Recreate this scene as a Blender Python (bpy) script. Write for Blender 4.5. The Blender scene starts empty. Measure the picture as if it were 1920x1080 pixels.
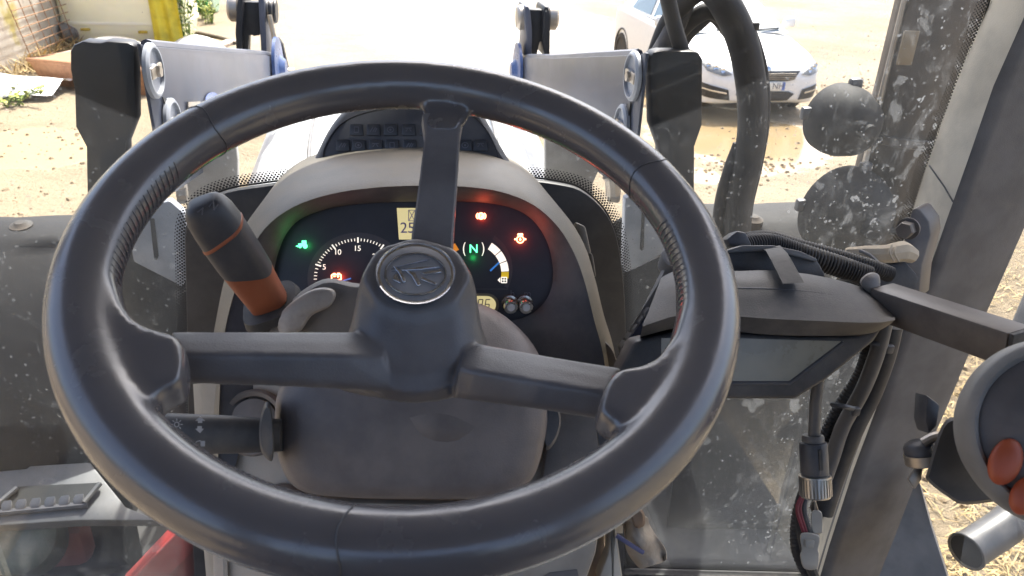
import bpy, bmesh, math, random
from mathutils import Vector, Matrix
random.seed(7)
S = bpy.context.scene
COL = S.collection
V = Vector
rad = math.radians

# ------------------------------------------------------------------ camera
YAW, PITCH, ROLL, FPX = 8.5, 26.5, 2.0, 1440.0
CAM = V((0.0, 0.0, 2.5))
_y, _p, _r = rad(YAW), rad(PITCH), rad(ROLL)
FW = V((math.sin(_y)*math.cos(_p), math.cos(_y)*math.cos(_p), -math.sin(_p)))
_r0 = V((math.cos(_y), -math.sin(_y), 0)); _u0 = _r0.cross(FW)
RT = _r0*math.cos(_r) + _u0*math.sin(_r)
UP = -_r0*math.sin(_r) + _u0*math.cos(_r)
cam = bpy.data.cameras.new("camera"); cam.lens = 27.0; cam.sensor_width = 36.0
cam.clip_start = 0.02; cam.clip_end = 9000
cam.dof.use_dof = True; cam.dof.focus_distance = 0.95; cam.dof.aperture_fstop = 15.0
camo = bpy.data.objects.new("camera", cam); COL.objects.link(camo)
camo.matrix_world = Matrix(((RT.x, UP.x, -FW.x, CAM.x), (RT.y, UP.y, -FW.y, CAM.y), (RT.z, UP.z, -FW.z, CAM.z), (0, 0, 0, 1)))
S.camera = camo

# ------------------------------------------------------------------ sky, sun, exposure
SUN_EL, SUN_AZ = 57.0, 24.0       # azimuth measured from forward (+Y) towards +X
W = bpy.data.worlds.new("World"); S.world = W; W.use_nodes = True
nt = W.node_tree
sky = nt.nodes.new("ShaderNodeTexSky"); sky.sky_type = 'NISHITA'; sky.sun_disc = False
sky.sun_elevation = rad(SUN_EL); sky.sun_rotation = rad(SUN_AZ)
sky.air_density = 0.75; sky.dust_density = 5.0; sky.ozone_density = 1.0
bg = nt.nodes["Background"]; bg.inputs[1].default_value = 0.15
nt.links.new(sky.outputs[0], bg.inputs[0])
sun = bpy.data.lights.new("sun", 'SUN'); sun.energy = 3.6; sun.angle = rad(0.55); sun.color = (1.0, 0.96, 0.89)
suno = bpy.data.objects.new("sun", sun); COL.objects.link(suno)
_d = V((math.sin(rad(SUN_AZ))*math.cos(rad(SUN_EL)), math.cos(rad(SUN_AZ))*math.cos(rad(SUN_EL)), math.sin(rad(SUN_EL))))
suno.rotation_euler = _d.to_track_quat('Z', 'Y').to_euler(); suno.location = _d*30
S.view_settings.view_transform = 'Standard'; S.view_settings.look = 'None'
S.view_settings.exposure = 1.9; S.view_settings.gamma = 1.0; S.view_settings.use_curve_mapping = False
S.cycles.max_bounces = 10; S.cycles.transparent_max_bounces = 16; S.cycles.diffuse_bounces = 5; S.cycles.glossy_bounces = 4
S.cycles.use_denoising = True; S.cycles.caustics_reflective = False; S.cycles.caustics_refractive = False
S.cycles.sample_clamp_indirect = 8.0

# ------------------------------------------------------------------ measuring helpers: photo pixel -> point on a real surface
def ray(x, y): return FW + RT*((x-960)/FPX) + UP*((540-y)/FPX)
def D(x, y, d): return CAM + ray(x, y)*d
def hit(x, y, p0, n):
    r = ray(x, y); return CAM + r*((V(p0)-CAM).dot(n)/r.dot(n))
def oX(x, y, k): return hit(x, y, (k, 0, 0), V((1, 0, 0)))
def oY(x, y, k): return hit(x, y, (0, k, 0), V((0, 1, 0)))
def oZ(x, y, k=0.0): return hit(x, y, (0, 0, k), V((0, 0, 1)))

# ------------------------------------------------------------------ geometry helpers, each returns (verts, faces)
def cat(pts, n=6, closed=False):
    pts = [p if isinstance(p, Vector) else V(p) for p in pts]; m = len(pts); out = []
    if m < 3 and not closed:
        return [pts[0].lerp(pts[-1], i/n) for i in range(n+1)]
    for i in range(m if closed else m-1):
        g = (lambda k: pts[k % m]) if closed else (lambda k: pts[min(max(k, 0), m-1)])
        a, b, c, d = g(i-1), g(i), g(i+1), g(i+2)
        for k in range(n):
            t = k/n
            out.append(0.5*((2*b)+(c-a)*t+(2*a-5*b+4*c-d)*t*t+(3*b-a-3*c+d)*t**3))
    if not closed: out.append(pts[-1])
    return out
def cat2(pts, n=6, closed=False): return [(p.x, p.y) for p in cat([V((a, b, 0)) for a, b in pts], n, closed)]
def _bm_out(bm):
    bm.verts.index_update()
    r = ([v.co.copy() for v in bm.verts], [[v.index for v in f.verts] for f in bm.faces]); bm.free(); return r
def g_prism(pts, ext, bevel=0.0, seg=2):
    n = len(pts); ext = V(ext)
    vs = [V(p) for p in pts] + [V(p)+ext for p in pts]
    nm = V((0, 0, 0))
    for i in range(n): nm += V(pts[i]).cross(V(pts[(i+1) % n]))
    fl = nm.dot(ext) > 0
    fs = [list(range(n)), list(range(2*n-1, n-1, -1))] + [[i, n+i, n+(i+1) % n, (i+1) % n] for i in range(n)]
    if fl: fs = [f[::-1] for f in fs]
    if bevel:
        bm = bmesh.new(); bv = [bm.verts.new(v) for v in vs]
        for f in fs: bm.faces.new([bv[i] for i in f])
        bmesh.ops.recalc_face_normals(bm, faces=bm.faces)
        es = [e for e in bm.edges if len(e.link_faces) == 2 and e.calc_face_angle(0) > 0.6]
        bmesh.ops.bevel(bm, geom=es, offset=bevel, segments=seg, profile=0.5, affect='EDGES', clamp_overlap=True)
        return _bm_out(bm)
    return vs, fs
def frame(t, ref=None):
    t = t.normalized(); ref = ref or (V((0, 0, 1)) if abs(t.z) < 0.9 else V((1, 0, 0)))
    a = ref.cross(t).normalized(); return a, t.cross(a)
def g_loft(rings, cap=True, closed=True):
    n = len(rings[0]); vs = [p for r in rings for p in r]; fs = []
    for i in range(len(rings)-1):
        for j in range(n if closed else n-1):
            k = (j+1) % n; fs.append([i*n+j, i*n+k, (i+1)*n+k, (i+1)*n+j])
    if cap and closed:
        fs.append(list(range(n))[::-1]); fs.append([(len(rings)-1)*n+j for j in range(n)])
    return vs, fs
def g_tube(pts, r, n=10, sub=6, smooth=True, cap=True, closed=False, sq=1.0):
    P = cat(pts, sub, closed) if smooth else [V(p) for p in pts]
    m = len(P); R = r if isinstance(r, (list, tuple)) else None
    rings = []; a = None
    for i, p in enumerate(P):
        t = (P[(i+1) % m]-P[i-1]) if closed else P[min(i+1, m-1)]-P[max(i-1, 0)]
        t.normalize()
        if a is None: a, b = frame(t)
        else:
            a = (a - t*a.dot(t)).normalized(); b = t.cross(a)
        if R:
            u = i/(m-1)*(len(R)-1); k = min(int(u), len(R)-2); rr = R[k]+(R[k+1]-R[k])*(u-k)
        else: rr = r
        rings.append([p + (a*math.cos(2*math.pi*j/n) + b*math.sin(2*math.pi*j/n)*sq)*rr for j in range(n)])
    if closed: rings.append(rings[0])
    return g_loft(rings, cap and not closed)
def g_lathe(c, axis, prof, n=32, sx=1.0, ref=None):
    axis = V(axis).normalized(); a, b = frame(axis, ref); c = V(c)
    return g_loft([[c + axis*h + (a*math.cos(2*math.pi*j/n)*sx + b*math.sin(2*math.pi*j/n))*max(r, 1e-5) for j in range(n)] for r, h in prof], True)
def g_box(c, size, ax=None, bevel=0.0, seg=2):
    X, Y, Z = ax or (V((1, 0, 0)), V((0, 1, 0)), V((0, 0, 1))); c = V(c); x, y, z = X*size[0]/2, Y*size[1]/2, Z*size[2]/2
    return g_prism([c-x-y-z, c+x-y-z, c+x+y-z, c-x+y-z], z*2, bevel, seg)
def g_bar(a, b, w, h, ref=None, bevel=0.0):
    a, b = V(a), V(b); t = (b-a); s, u = frame(t, ref)
    return g_prism([a-s*w/2-u*h/2, a+s*w/2-u*h/2, a+s*w/2+u*h/2, a-s*w/2+u*h/2], t, bevel)
def g_grid(rows): return g_loft(rows, False, False)
def join(gs):
    vs, fs = [], []
    for v, f in gs:
        o = len(vs); vs += list(v); fs += [[i+o for i in q] for q in f]
    return vs, fs
def dpoly(px, d, th=0.0012, bevel=0): return g_prism([D(x, y, d) for x, y in px], FW*th if th > 0 else FW*th, bevel)
def dline(px, w, d, th=0.0006, closed=False):
    """flat printed line of pixel width w at depth d"""
    gs = []; n = len(px)
    for i in range(n if closed else n-1):
        (x0, y0), (x1, y1) = px[i], px[(i+1) % n]; L = math.hypot(x1-x0, y1-y0) or 1
        nx, ny = -(y1-y0)/L*w/2, (x1-x0)/L*w/2
        gs.append(dpoly([(x0+nx, y0+ny), (x0-nx, y0-ny), (x1-nx, y1-ny), (x1+nx, y1+ny)], d+0.00002*(i % 3), th))
    return join(gs)
def circ(cx, cy, rx, ry=None, n=24, a0=0, a1=360):
    ry = rx if ry is None else ry; full = abs(a1-a0) >= 360
    return [(cx+rx*math.cos(rad(a0+(a1-a0)*i/(n if full else n-1))), cy-ry*math.sin(rad(a0+(a1-a0)*i/(n if full else n-1)))) for i in range(n)]

# ------------------------------------------------------------------ object helpers
def thing(name, label, cat_, loc=(0, 0, 0), group=None):
    o = bpy.data.objects.new(name, None); COL.objects.link(o); o.location = loc; o.empty_display_size = 0.05
    o['label'] = label; o['category'] = cat_
    if group: o['group'] = group
    return o
def wloc(o):
    p = V((0, 0, 0))
    while o: p += V(o.location); o = o.parent
    return p
def obj(name, geo, m, parent=None, angle=35, label=None, cat_=None, group=None, kind=None, loc=None, flat=False, mi=None):
    if isinstance(geo, list): geo = join(geo)
    vs, fs = geo; base = wloc(parent) if parent else V((0, 0, 0))
    if loc is None:
        loc = sum((V(v) for v in vs), V((0, 0, 0)))/max(len(vs), 1) if parent else V((0, 0, 0))
    loc = V(loc)
    me = bpy.data.meshes.new(name); me.from_pydata([V(v)-loc for v in vs], [], fs)
    bm = bmesh.new(); bm.from_mesh(me); bmesh.ops.recalc_face_normals(bm, faces=bm.faces); bm.to_mesh(me); bm.free()
    ms = m if isinstance(m, (list, tuple)) else [m]
    for k in ms: me.materials.append(k)
    if mi: 
        for f in me.polygons: f.material_index = mi(f)
    if not flat:
        me.shade_smooth()
        me.set_sharp_from_angle(angle=rad(angle))
    o = bpy.data.objects.new(name, me); COL.objects.link(o)
    if parent: o.parent = parent
    o.location = loc-base
    if label: o['label'] = label
    if cat_: o['category'] = cat_
    if group: o['group'] = group
    if kind: o['kind'] = kind
    return o
def text(name, s, p, size, m, parent, right=None, up=None, rot=0, align='CENTER', label=None):
    c = bpy.data.curves.new(name, 'FONT'); c.body = s; c.size = size; c.align_x = align; c.align_y = 'CENTER'; c.extrude = 0.0002
    tmp = bpy.data.objects.new(name, c); me = bpy.data.meshes.new_from_object(tmp); bpy.data.objects.remove(tmp); me.materials.clear(); me.materials.append(m)
    o = bpy.data.objects.new(name, me); COL.objects.link(o)
    r = (right or RT).normalized(); u = (up or UP).normalized()
    r2 = r*math.cos(rot)+u*math.sin(rot); u2 = -r*math.sin(rot)+u*math.cos(rot); n = r2.cross(u2)
    base = wloc(parent) if parent else V((0, 0, 0)); q = V(p)-base
    o.matrix_local = Matrix(((r2.x, u2.x, n.x, q.x), (r2.y, u2.y, n.y, q.y), (r2.z, u2.z, n.z, q.z), (0, 0, 0, 1)))
    if parent: o.parent = parent
    if label: o['label'] = label
    return o
def copyparts(src, dst):
    for ch in list(src.children):
        c = ch.copy(); COL.objects.link(c); c.parent = dst
        copyparts(ch, c)

# ------------------------------------------------------------------ materials
def rgba(c): return (c[0], c[1], c[2], 1)
class N:
    def __init__(s, m): s.t = m.node_tree; s.n = s.t.nodes; s.l = s.t.links
    def __call__(s, ty, **k):
        q = s.n.new("ShaderNode"+ty)
        for a, b in k.items(): setattr(q, a, b)
        return q
    def link(s, a, b): s.l.new(a, b)
    def math(s, op, a, b=None, c=None, clamp=False):
        q = s('Math', operation=op); q.use_clamp = clamp
        for i, v in enumerate((a, b, c)):
            if v is None: continue
            if isinstance(v, (int, float)): q.inputs[i].default_value = v
            else: s.link(v, q.inputs[i])
        return q.outputs[0]
    def noise(s, vec, scale, detail=4, rough=.55, dist=0):
        q = s('TexNoise'); q.inputs['Scale'].default_value = scale; q.inputs['Detail'].default_value = detail
        q.inputs['Roughness'].default_value = rough; q.inputs['Distortion'].default_value = dist
        if vec is not None: s.link(vec, q.inputs['Vector'])
        return q.outputs[0]
    def ramp(s, v, lo, hi, a=0.0, b=1.0):
        q = s('MapRange'); q.interpolation_type = 'SMOOTHSTEP'
        for i, x in enumerate((None, lo, hi, a, b)):
            if x is not None: q.inputs[i].default_value = x
        s.link(v, q.inputs[0]); return q.outputs[0]
    def mix(s, f, a, b):
        q = s('Mix', data_type='RGBA')
        if isinstance(f, (int, float)): q.inputs[0].default_value = f
        else: s.link(f, q.inputs[0])
        for v, i in ((a, 6), (b, 7)):
            if isinstance(v, tuple): q.inputs[i].default_value = rgba(v)
            else: s.link(v, q.inputs[i])
        return q.outputs[2]
    def bump(s, h, st, dist=0.01):
        q = s('Bump'); q.inputs['Strength'].default_value = st; q.inputs['Distance'].default_value = dist; s.link(h, q.inputs['Height']); return q.outputs[0]
def M(name, col, rough=.5, metal=0.0, var=.18, vs=18.0, dust=0.0, dcol=(.30, .26, .21), ds=9.0, bump=0.0, bs=400.0, spec=.5, coat=0.0, emit=None, es=0.0):
    m = bpy.data.materials.new(name); m.use_nodes = True; n = N(m); b = m.node_tree.nodes['Principled BSDF']
    tc = n('TexCoord'); ve = tc.outputs['Object']
    no = n.noise(ve, vs, 5)
    c = n.mix(n.ramp(no, .3, .7), tuple(max(x*(1-var), 0) for x in col), tuple(min(x*(1+var), 1) for x in col))
    if dust:
        q = n.noise(ve, ds, 8, .68)
        f = n.math('MULTIPLY', n.ramp(q, .38, .75), dust)
        c = n.mix(f, c, dcol)
        n.link(n.math('ADD', n.math('MULTIPLY', f, .5), rough, clamp=True), b.inputs['Roughness'])
    else:
        n.link(n.ramp(n.noise(ve, vs*2.3, 4), .2, .8, max(rough-.06, .02), min(rough+.06, 1)), b.inputs['Roughness'])
    n.link(c, b.inputs['Base Color'])
    b.inputs['Metallic'].default_value = metal; b.inputs['Specular IOR Level'].default_value = spec; b.inputs['Coat Weight'].default_value = coat
    if bump: n.link(n.bump(n.noise(ve, bs, 3), bump, .001), b.inputs['Normal'])
    if emit:
        b.inputs['Emission Color'].default_value = rgba(emit); b.inputs['Emission Strength'].default_value = es
    return m
black = M("black_plastic", (.055, .057, .066), .42, dust=.25, bump=.25, bs=900)
leather = M("leatherette", (.100, .094, .098), .24, dust=0, var=.05, bump=.06, bs=260, spec=.9)
dark = M("dark_grey_plastic", (.088, .087, .092), .5, dust=.3, bump=.3, bs=800)
brownplastic = M("warm_grey_plastic", (.17, .155, .145), .55, dust=.3, bump=.3, bs=700)
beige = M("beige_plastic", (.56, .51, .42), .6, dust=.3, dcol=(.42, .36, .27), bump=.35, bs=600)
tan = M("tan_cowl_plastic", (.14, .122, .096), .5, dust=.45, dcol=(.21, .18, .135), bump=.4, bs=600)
greyplastic = M("pale_grey_plastic", (.25, .24, .23), .5, dust=.3)
rubber = M("black_rubber", (.022, .022, .024), .6, dust=.22, bump=.4, bs=120)
blackpaint = M("black_paint", (.014, .014, .017), .42, dust=.10, dcol=(.07, .06, .05), vs=7, spec=.35)
bluepaint = M("blue_grey_paint", (.05, .06, .09), .32, dust=.3, dcol=(.20, .17, .16), ds=4, vs=3, spec=.35)
silver = M("silver_paint", (.46, .47, .48), .32, dust=.25, ds=3, dcol=(.45, .43, .39), spec=.5)
steel = M("worn_steel", (.42, .38, .33), .35, .85, dust=.4, dcol=(.2, .13, .08))
chrome = M("chrome", (.58, .58, .60), .2, 1.0)
smoke = M("smoked_badge", (.20, .20, .21), .28, dust=.2)
orange = M("orange_plastic", (.42, .115, .045), .48, dust=.15)
orangeb = M("orange_button", (.40, .085, .035), .45)
red = M("red_paint", (.33, .02, .017), .4, dust=.18, ds=5)
clusterm = M("cluster_panel", (.030, .032, .040), .35, dust=.1, dcol=(.12, .1, .1))
dialm = M("dial_ring", (.075, .072, .078), .5)
ink = M("pale_ink", (.80, .76, .66), .6, emit=(1, .93, .8), es=.28)
inkdim = M("dim_ink", (.13, .13, .15), .6)
inkgrey = M("grey_ink", (.36, .34, .32), .6)
lcd = M("lcd_glass", (.55, .48, .25), .35, var=.05, emit=(.95, .80, .38), es=.16)
lcdink = M("lcd_digit", (.14, .12, .16), .5)
lcdblue = M("lcd_violet_digit", (.20, .17, .40), .5)
needle = M("blue_needle", (.05, .22, .60), .4, emit=(.06, .3, .9), es=.12)
seg_y = M("yellow_segment", (.80, .58, .02), .5, emit=(.9, .62, .03), es=.12)
seg_o = M("orange_segment", (.75, .22, .02), .5, emit=(.9, .3, .03), es=.15)
seg_g = M("green_segment", (.05, .5, .06), .5)
em_red = M("red_lamp", (.9, .3, .15), .5, emit=(1.0, .30, .14), es=2.2)
em_green = M("green_lamp", (.1, .8, .3), .5, emit=(.10, 1.0, .36), es=1.1)
screenm = M("lcd_off_screen", (.30, .275, .21), .25, dust=.3, dcol=(.25, .22, .16))
tyre = M("tyre_rubber", (.025, .024, .023), .75, dust=.6, dcol=(.16, .12, .085), ds=5, bump=.5, bs=60)
exhaustm = M("exhaust_steel", (.06, .05, .045), .42, .3, dust=.5, dcol=(.14, .10, .07), ds=6)
rust = M("rusty_wire", (.26, .14, .07), .8, dust=.5, dcol=(.16, .07, .03), ds=40)
greypaint = M("grey_step_paint", (.085, .088, .092), .45, dust=.45, dcol=(.10, .09, .08), ds=7)
clothm = M("dirty_cloth", (.42, .36, .29), .9, dust=.5, dcol=(.25, .18, .12), ds=30, bump=.8, bs=260)
clothblue = M("cloth_stripe", (.14, .14, .24), .9)
tanwrap = M("tan_wrap", (.52, .44, .33), .9, dust=.4, bump=1.0, bs=70)
plug = M("ivory_plug", (.34, .31, .26), .5, dust=.3)
wirered = M("red_wire", (.20, .03, .04), .5)
# ================================================================== GROUND
def ground_material():
    m = bpy.data.materials.new("yard_earth"); m.use_nodes = True; n = N(m); b = m.node_tree.nodes['Principled BSDF']
    ve = n('TexCoord').outputs['Object']
    big = n.noise(ve, .35, 5, .6); mid = n.noise(ve, 2.6, 6, .65); fine = n.noise(ve, 22, 6, .7); grit = n.noise(ve, 90, 3, .6)
    c = n.mix(n.ramp(big, .35, .65), (.205, .152, .090), (.295, .232, .148))
    c = n.mix(n.math('MULTIPLY', n.ramp(mid, .5, .72), .55), c, (.34, .265, .165))
    c = n.mix(n.math('MULTIPLY', n.ramp(fine, .55, .72), .55), c, (.15, .10, .055))
    c = n.mix(n.math('MULTIPLY', n.ramp(grit, .62, .72), .5), c, (.36, .29, .19))
    wet = None; wetg = None
    sx = n('SeparateXYZ'); n.link(ve, sx.inputs[0])
    wob = n.math('MULTIPLY', n.math('SUBTRACT', n.noise(ve, 1.1, 5, .6), .5), 1.3)
    for cx, cy, rx, ry, gl in PUDDLES:
        a = n.math('DIVIDE', n.math('SUBTRACT', sx.outputs[0], cx), rx); d = n.math('DIVIDE', n.math('SUBTRACT', sx.outputs[1], cy), ry)
        r = n.math('SQRT', n.math('ADD', n.math('MULTIPLY', a, a), n.math('MULTIPLY', d, d)))
        k = n.ramp(n.math('ADD', r, wob), .8, 1.02, 1.0, 0.0)
        wet = k if wet is None else n.math('MAXIMUM', wet, k)
        if gl: wetg = k if wetg is None else n.math('MAXIMUM', wetg, k)
    damp = n.ramp(sx.outputs[1], 9, 15)
    damp = n.math('MULTIPLY', n.math('MULTIPLY', damp, n.ramp(sx.outputs[0], -4.5, -1.0)), n.ramp(sx.outputs[0], 3.2, 6.0, 1.0, 0.0))
    c = n.mix(n.math('MULTIPLY', wet, .75), c, (.24, .165, .080))
    n.link(c, b.inputs['Base Color'])
    ro = n.math('SUBTRACT', .85, n.math('MULTIPLY', damp, .50))
    q = n('Mix'); n.link(wetg, q.inputs[0]); n.link(ro, q.inputs[2]); q.inputs[3].default_value = .05
    n.link(q.outputs[0], b.inputs['Roughness'])
    h = n.math('ADD', n.math('ADD', n.math('MULTIPLY', mid, 1.6), fine), n.math('MULTIPLY', grit, .35))
    bp = n('Bump'); bp.inputs['Distance'].default_value = .05
    n.link(n.math('SUBTRACT', 1.0, n.math('MULTIPLY', wet, .97)), bp.inputs['Strength']); n.link(h, bp.inputs['Height']); n.link(bp.outputs[0], b.inputs['Normal'])
    return m
_pc = (oZ(1320, 262)+oZ(1500, 262))/2; _pl = oZ(30, 285)
PUDDLES = [(_pc.x-.1, _pc.y+.2, 1.15, 1.55, 1), (_pl.x-.2, _pl.y, 1.0, .95, 0), (oZ(950, 60).x, oZ(950, 60).y, 3.2, 5.0, 1), (oZ(1180, 150).x, oZ(1180, 150).y, 1.6, 2.0, 1),(oZ(1520, 262).x+.55, oZ(1520, 262).y, .5, .7, 1), (oZ(1350, 330).x-.2, oZ(1350, 330).y, .25, .3, 1)]
ys = [-30, -6, 0, 2, 4, 6, 8, 10, 13, 17, 22, 30, 45, 80, 200, 700, 3000]; xs = [-3000, -500, -100, -40, -20, -12, -8, -5, -3, -1, 1, 3, 5, 8, 12, 20, 40, 100, 500, 3000]
obj("ground", g_grid([[V((x, y, 0)) for x in xs] for y in ys]), ground_material(), kind="structure", loc=(0, 0, 0))

# ---- loose pebbles and clods, straw
def scatter(name, m, items, kind="stuff"):
    return obj(name, join(items), m, kind=kind, loc=(0, 0, 0), flat=True)
def g_peb(p, s):
    o = [V((1, 0, 0)), V((.3, .9, 0)), V((-.8, .6, 0)), V((-.9, -.5, 0)), V((.2, -1, 0))]
    k = random.random()*6.28; R = Matrix.Rotation(k, 3, 'Z')
    base = [p+(R@v)*s*random.uniform(.8, 1.2) for v in o]; top = [p+(R@v)*s*random.uniform(.4, .7)+V((0, 0, s*random.uniform(.4, .8))) for v in o]
    return base+top, [[5, 6, 7, 8, 9]]+[[i, (i+1) % 5, 5+(i+1) % 5, 5+i] for i in range(5)]
peb = M("pebbles", (.26, .195, .12), .9, var=.3, vs=3); clod = M("dark_clods", (.20, .145, .085), .95, var=.4, vs=3)
its = []
for i in range(520):
    x, y = random.choice([(random.uniform(0, 160), random.uniform(130, 420)), (random.uniform(1320, 1640), random.uniform(225, 460)), (random.uniform(1520, 1720), random.uniform(40, 330))])
    p = oZ(x, y); its.append(g_peb(p, random.choice([.008, .012, .018, .028])*random.uniform(.6, 1.2)))
scatter("gravel", peb, its)
its = []
for i in range(420):
    x, y = random.choice([(random.gauss(1400, 60), random.gauss(315, 14)), (random.gauss(1600, 50), random.gauss(170, 25)), (random.gauss(1850, 60), random.gauss(780, 90))])
    its.append(g_peb(oZ(x, y), random.uniform(.008, .028)))
scatter("mud_clods", clod, its)
straw = M("straw", (.42, .30, .13), .7, var=.4, vs=6)
its = []
def g_straw(p, L, w, lift):
    a = random.random()*6.283; d = V((math.cos(a), math.sin(a), random.uniform(-.12, .25)*lift)); s = V((-d.y, d.x, 0))*w
    q = p+V((0, 0, random.uniform(.004, .02)*lift)); m_ = q+d*L*.5+V((0, 0, L*.08)); e = q+d*L
    return [q-s, q+s, m_+s, m_-s+V((0, 0, w)), e], [[0, 1, 2, 3], [3, 2, 4]]
for i in range(2600):
    x, y = random.uniform(1690, 1990), random.uniform(420, 1100)
    p = oZ(x, y)
    if math.sin(p.x*5.3+p.y*2)+math.sin(p.y*7.1-p.x*3) < -0.5 and random.random() < .8: continue
    its.append(g_straw(p, random.uniform(.04, .16), random.uniform(.0015, .004), 1))
for i in range(900):   # dry grass along the wall foot
    x, y = random.uniform(20, 150), 0; y = 150-(x)*.48+random.gauss(6, 10)
    its.append(g_straw(oZ(x, y), random.uniform(.12, .4), random.uniform(.004, .009), 4))
scatter("straw_litter", straw, its)

# ================================================================== WALL, MESH PANEL, THINGS BY THE WALL
wa, wb = oZ(-40, 176), oZ(175, 62); wd = (wb-wa).normalized(); wn = V((wd.y, -wd.x, 0))
def wall_material():
    m = bpy.data.materials.new("stained_render"); m.use_nodes = True; n = N(m); b = m.node_tree.nodes['Principled BSDF']
    ve = n('TexCoord').outputs['Object']
    c = n.mix(n.ramp(n.noise(ve, 1.2, 6, .65), .35, .68), (.66, .61, .53), (.50, .44, .36))
    c = n.mix(n.math('MULTIPLY', n.ramp(n.noise(ve, 9, 6, .7), .55, .7), .6), c, (.22, .18, .14))
    g = n.ramp(n.noise(ve, .9, 4, .6), .56, .66); c = n.mix(n.math('MULTIPLY', g, .8), c, (.44, .36, .05))
    mp = n('Mapping'); mp.inputs['Scale'].default_value = (1.6, 1.6, .18); n.link(ve, mp.inputs[0])
    cr = n.ramp(n.noise(mp.outputs[0], 2.5, 5, .7), .62, .67); c = n.mix(n.math('MULTIPLY', cr, .6), c, (.16, .12, .08))
    n.link(c, b.inputs['Base Color']); b.inputs['Roughness'].default_value = .95
    n.link(n.bump(n.noise(ve, 30, 6, .7), .5, .02), b.inputs['Normal']); return m
wa2 = wa-wd*8; wb2 = wb+wd*9
obj("concrete_wall", g_prism([wa2, wb2, wb2-wn*.25, wa2-wn*.25], (0, 0, 3.4), .02), wall_material(), label="stained pale rendered wall along the left edge of the yard", cat_="wall")
# rebar mesh leaning on the wall
mp = thing("mesh_panel", "rusty wire mesh panel leaning against the stained wall", "mesh panel", tuple(oZ(75, 118)))
p0 = wa+wn*.22
def onwall(x, y): return hit(x, y, p0, wn)
A0, A1, B1 = onwall(62, 116), onwall(8, -8), onwall(200, 52)
du, dv = (B1-A0), (A1-A0)
nu, nv = 10, 8
for i in range(nu+1):
    a = A0+du*(i/nu); obj("wire", g_tube([a, a+dv*1.5], .007, 6, smooth=False), rust, mp)
for j in range(12):
    a = A0+dv*(j*1.5/11.5); obj("wire", g_tube([a+wn*.008, a+du+wn*.008], .007, 6, smooth=False), rust, mp)
# lichen free brown board / crate
a = [oZ(70, 160), oZ(175, 172)]
bd = (a[1]-a[0]).normalized(); bb = V((-bd.y, bd.x, 0))
cratem = M("brown_crate", (.30, .145, .075), .55, dust=.3, dcol=(.3, .2, .12), ds=3)
cr = thing("feed_trough", "low brown trough lying on straw at the wall foot", "trough", tuple(a[0]+bd*.7))
c0 = a[0]+bb*.1; L = 1.75
obj("body", g_loft([[c0+V((0, 0, .0)), c0+bd*L, c0+bd*L+bb*.8, c0+bb*.8], [c0-bd*.1-bb*.06+V((0, 0, .34)), c0+bd*(L+.1)-bb*.06+V((0, 0, .34)), c0+bd*(L+.1)+bb*.86+V((0, 0, .34)), c0-bd*.1+bb*.86+V((0, 0, .34))]]), cratem, cr)
obj("rim", g_tube([c0-bd*.1-bb*.06+V((0, 0, .34)), c0+bd*(L+.1)-bb*.06+V((0, 0, .34)), c0+bd*(L+.1)+bb*.86+V((0, 0, .34)), c0-bd*.1+bb*.86+V((0, 0, .34))], .03, 8, smooth=False, closed=True), cratem, cr)
bs = thing("white_basin", "chipped white basin resting on the brown trough", "basin", tuple(c0+bd*1.0+bb*.4+V((0, 0, .35))))
basinm = M("white_enamel", (.72, .68, .62), .4, dust=.4)
obj("bowl", g_lathe(c0+bd*1.02+bb*.35+V((0, 0, .365)), V((.1, -.25, 1)), [(.02, 0), (.22, .01), (.32, .08), (.37, .16), (.40, .17), (.38, .18), (.33, .12), (.22, .05), (.0, .04)], 36), basinm, bs)
# black pipe end behind the crate
pp = thing("drain_pipe", "short grey ribbed pipe lying behind the trough by the mesh", "pipe", tuple(oZ(125, 92)))
c = oZ(122, 92)+V((0, 0, .28))
px_ = M("grey_pvc", (.16, .15, .14), .5, dust=.3)
ax_ = V((.92, .38, .06)).normalized()
obj("tube", g_lathe(c, ax_, [(.13, .02), (.155, 0), (.165, .02), (.165, .12), (.15, .14), (.15, 1.3), (.12, 1.3), (.12, .1)], 28), px_, pp)
for k in range(5): obj("rib", g_lathe(c+ax_*(.2+k*.16), ax_, [(.148, 0), (.162, .015), (.162, .045), (.148, .06)], 28), px_, pp)
# stone ledge & white sheet in the left
a = oZ(0, 195)
sh = thing("white_sheet", "crumpled white plastic sheet over yellow weeds on the far left", "plastic sheet", tuple(a))
rows = []
for i in range(7):
    rows.append([a+V((-1.2+2.0*j/9*.9+random.gauss(0, .02), .1+.9*i/6, .16+.06*math.sin(i*1.7+j)+random.gauss(0, .015) - (.12 if i == 0 else 0))) for j in range(10)])
so = obj("sheet", g_grid(rows), M("white_sheeting", (.78, .77, .76), .55), sh)
md = so.modifiers.new("thick", 'SOLIDIFY'); md.thickness = .01; md = so.modifiers.new("sub", 'SUBSURF'); md.levels = md.render_levels = 2

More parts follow.
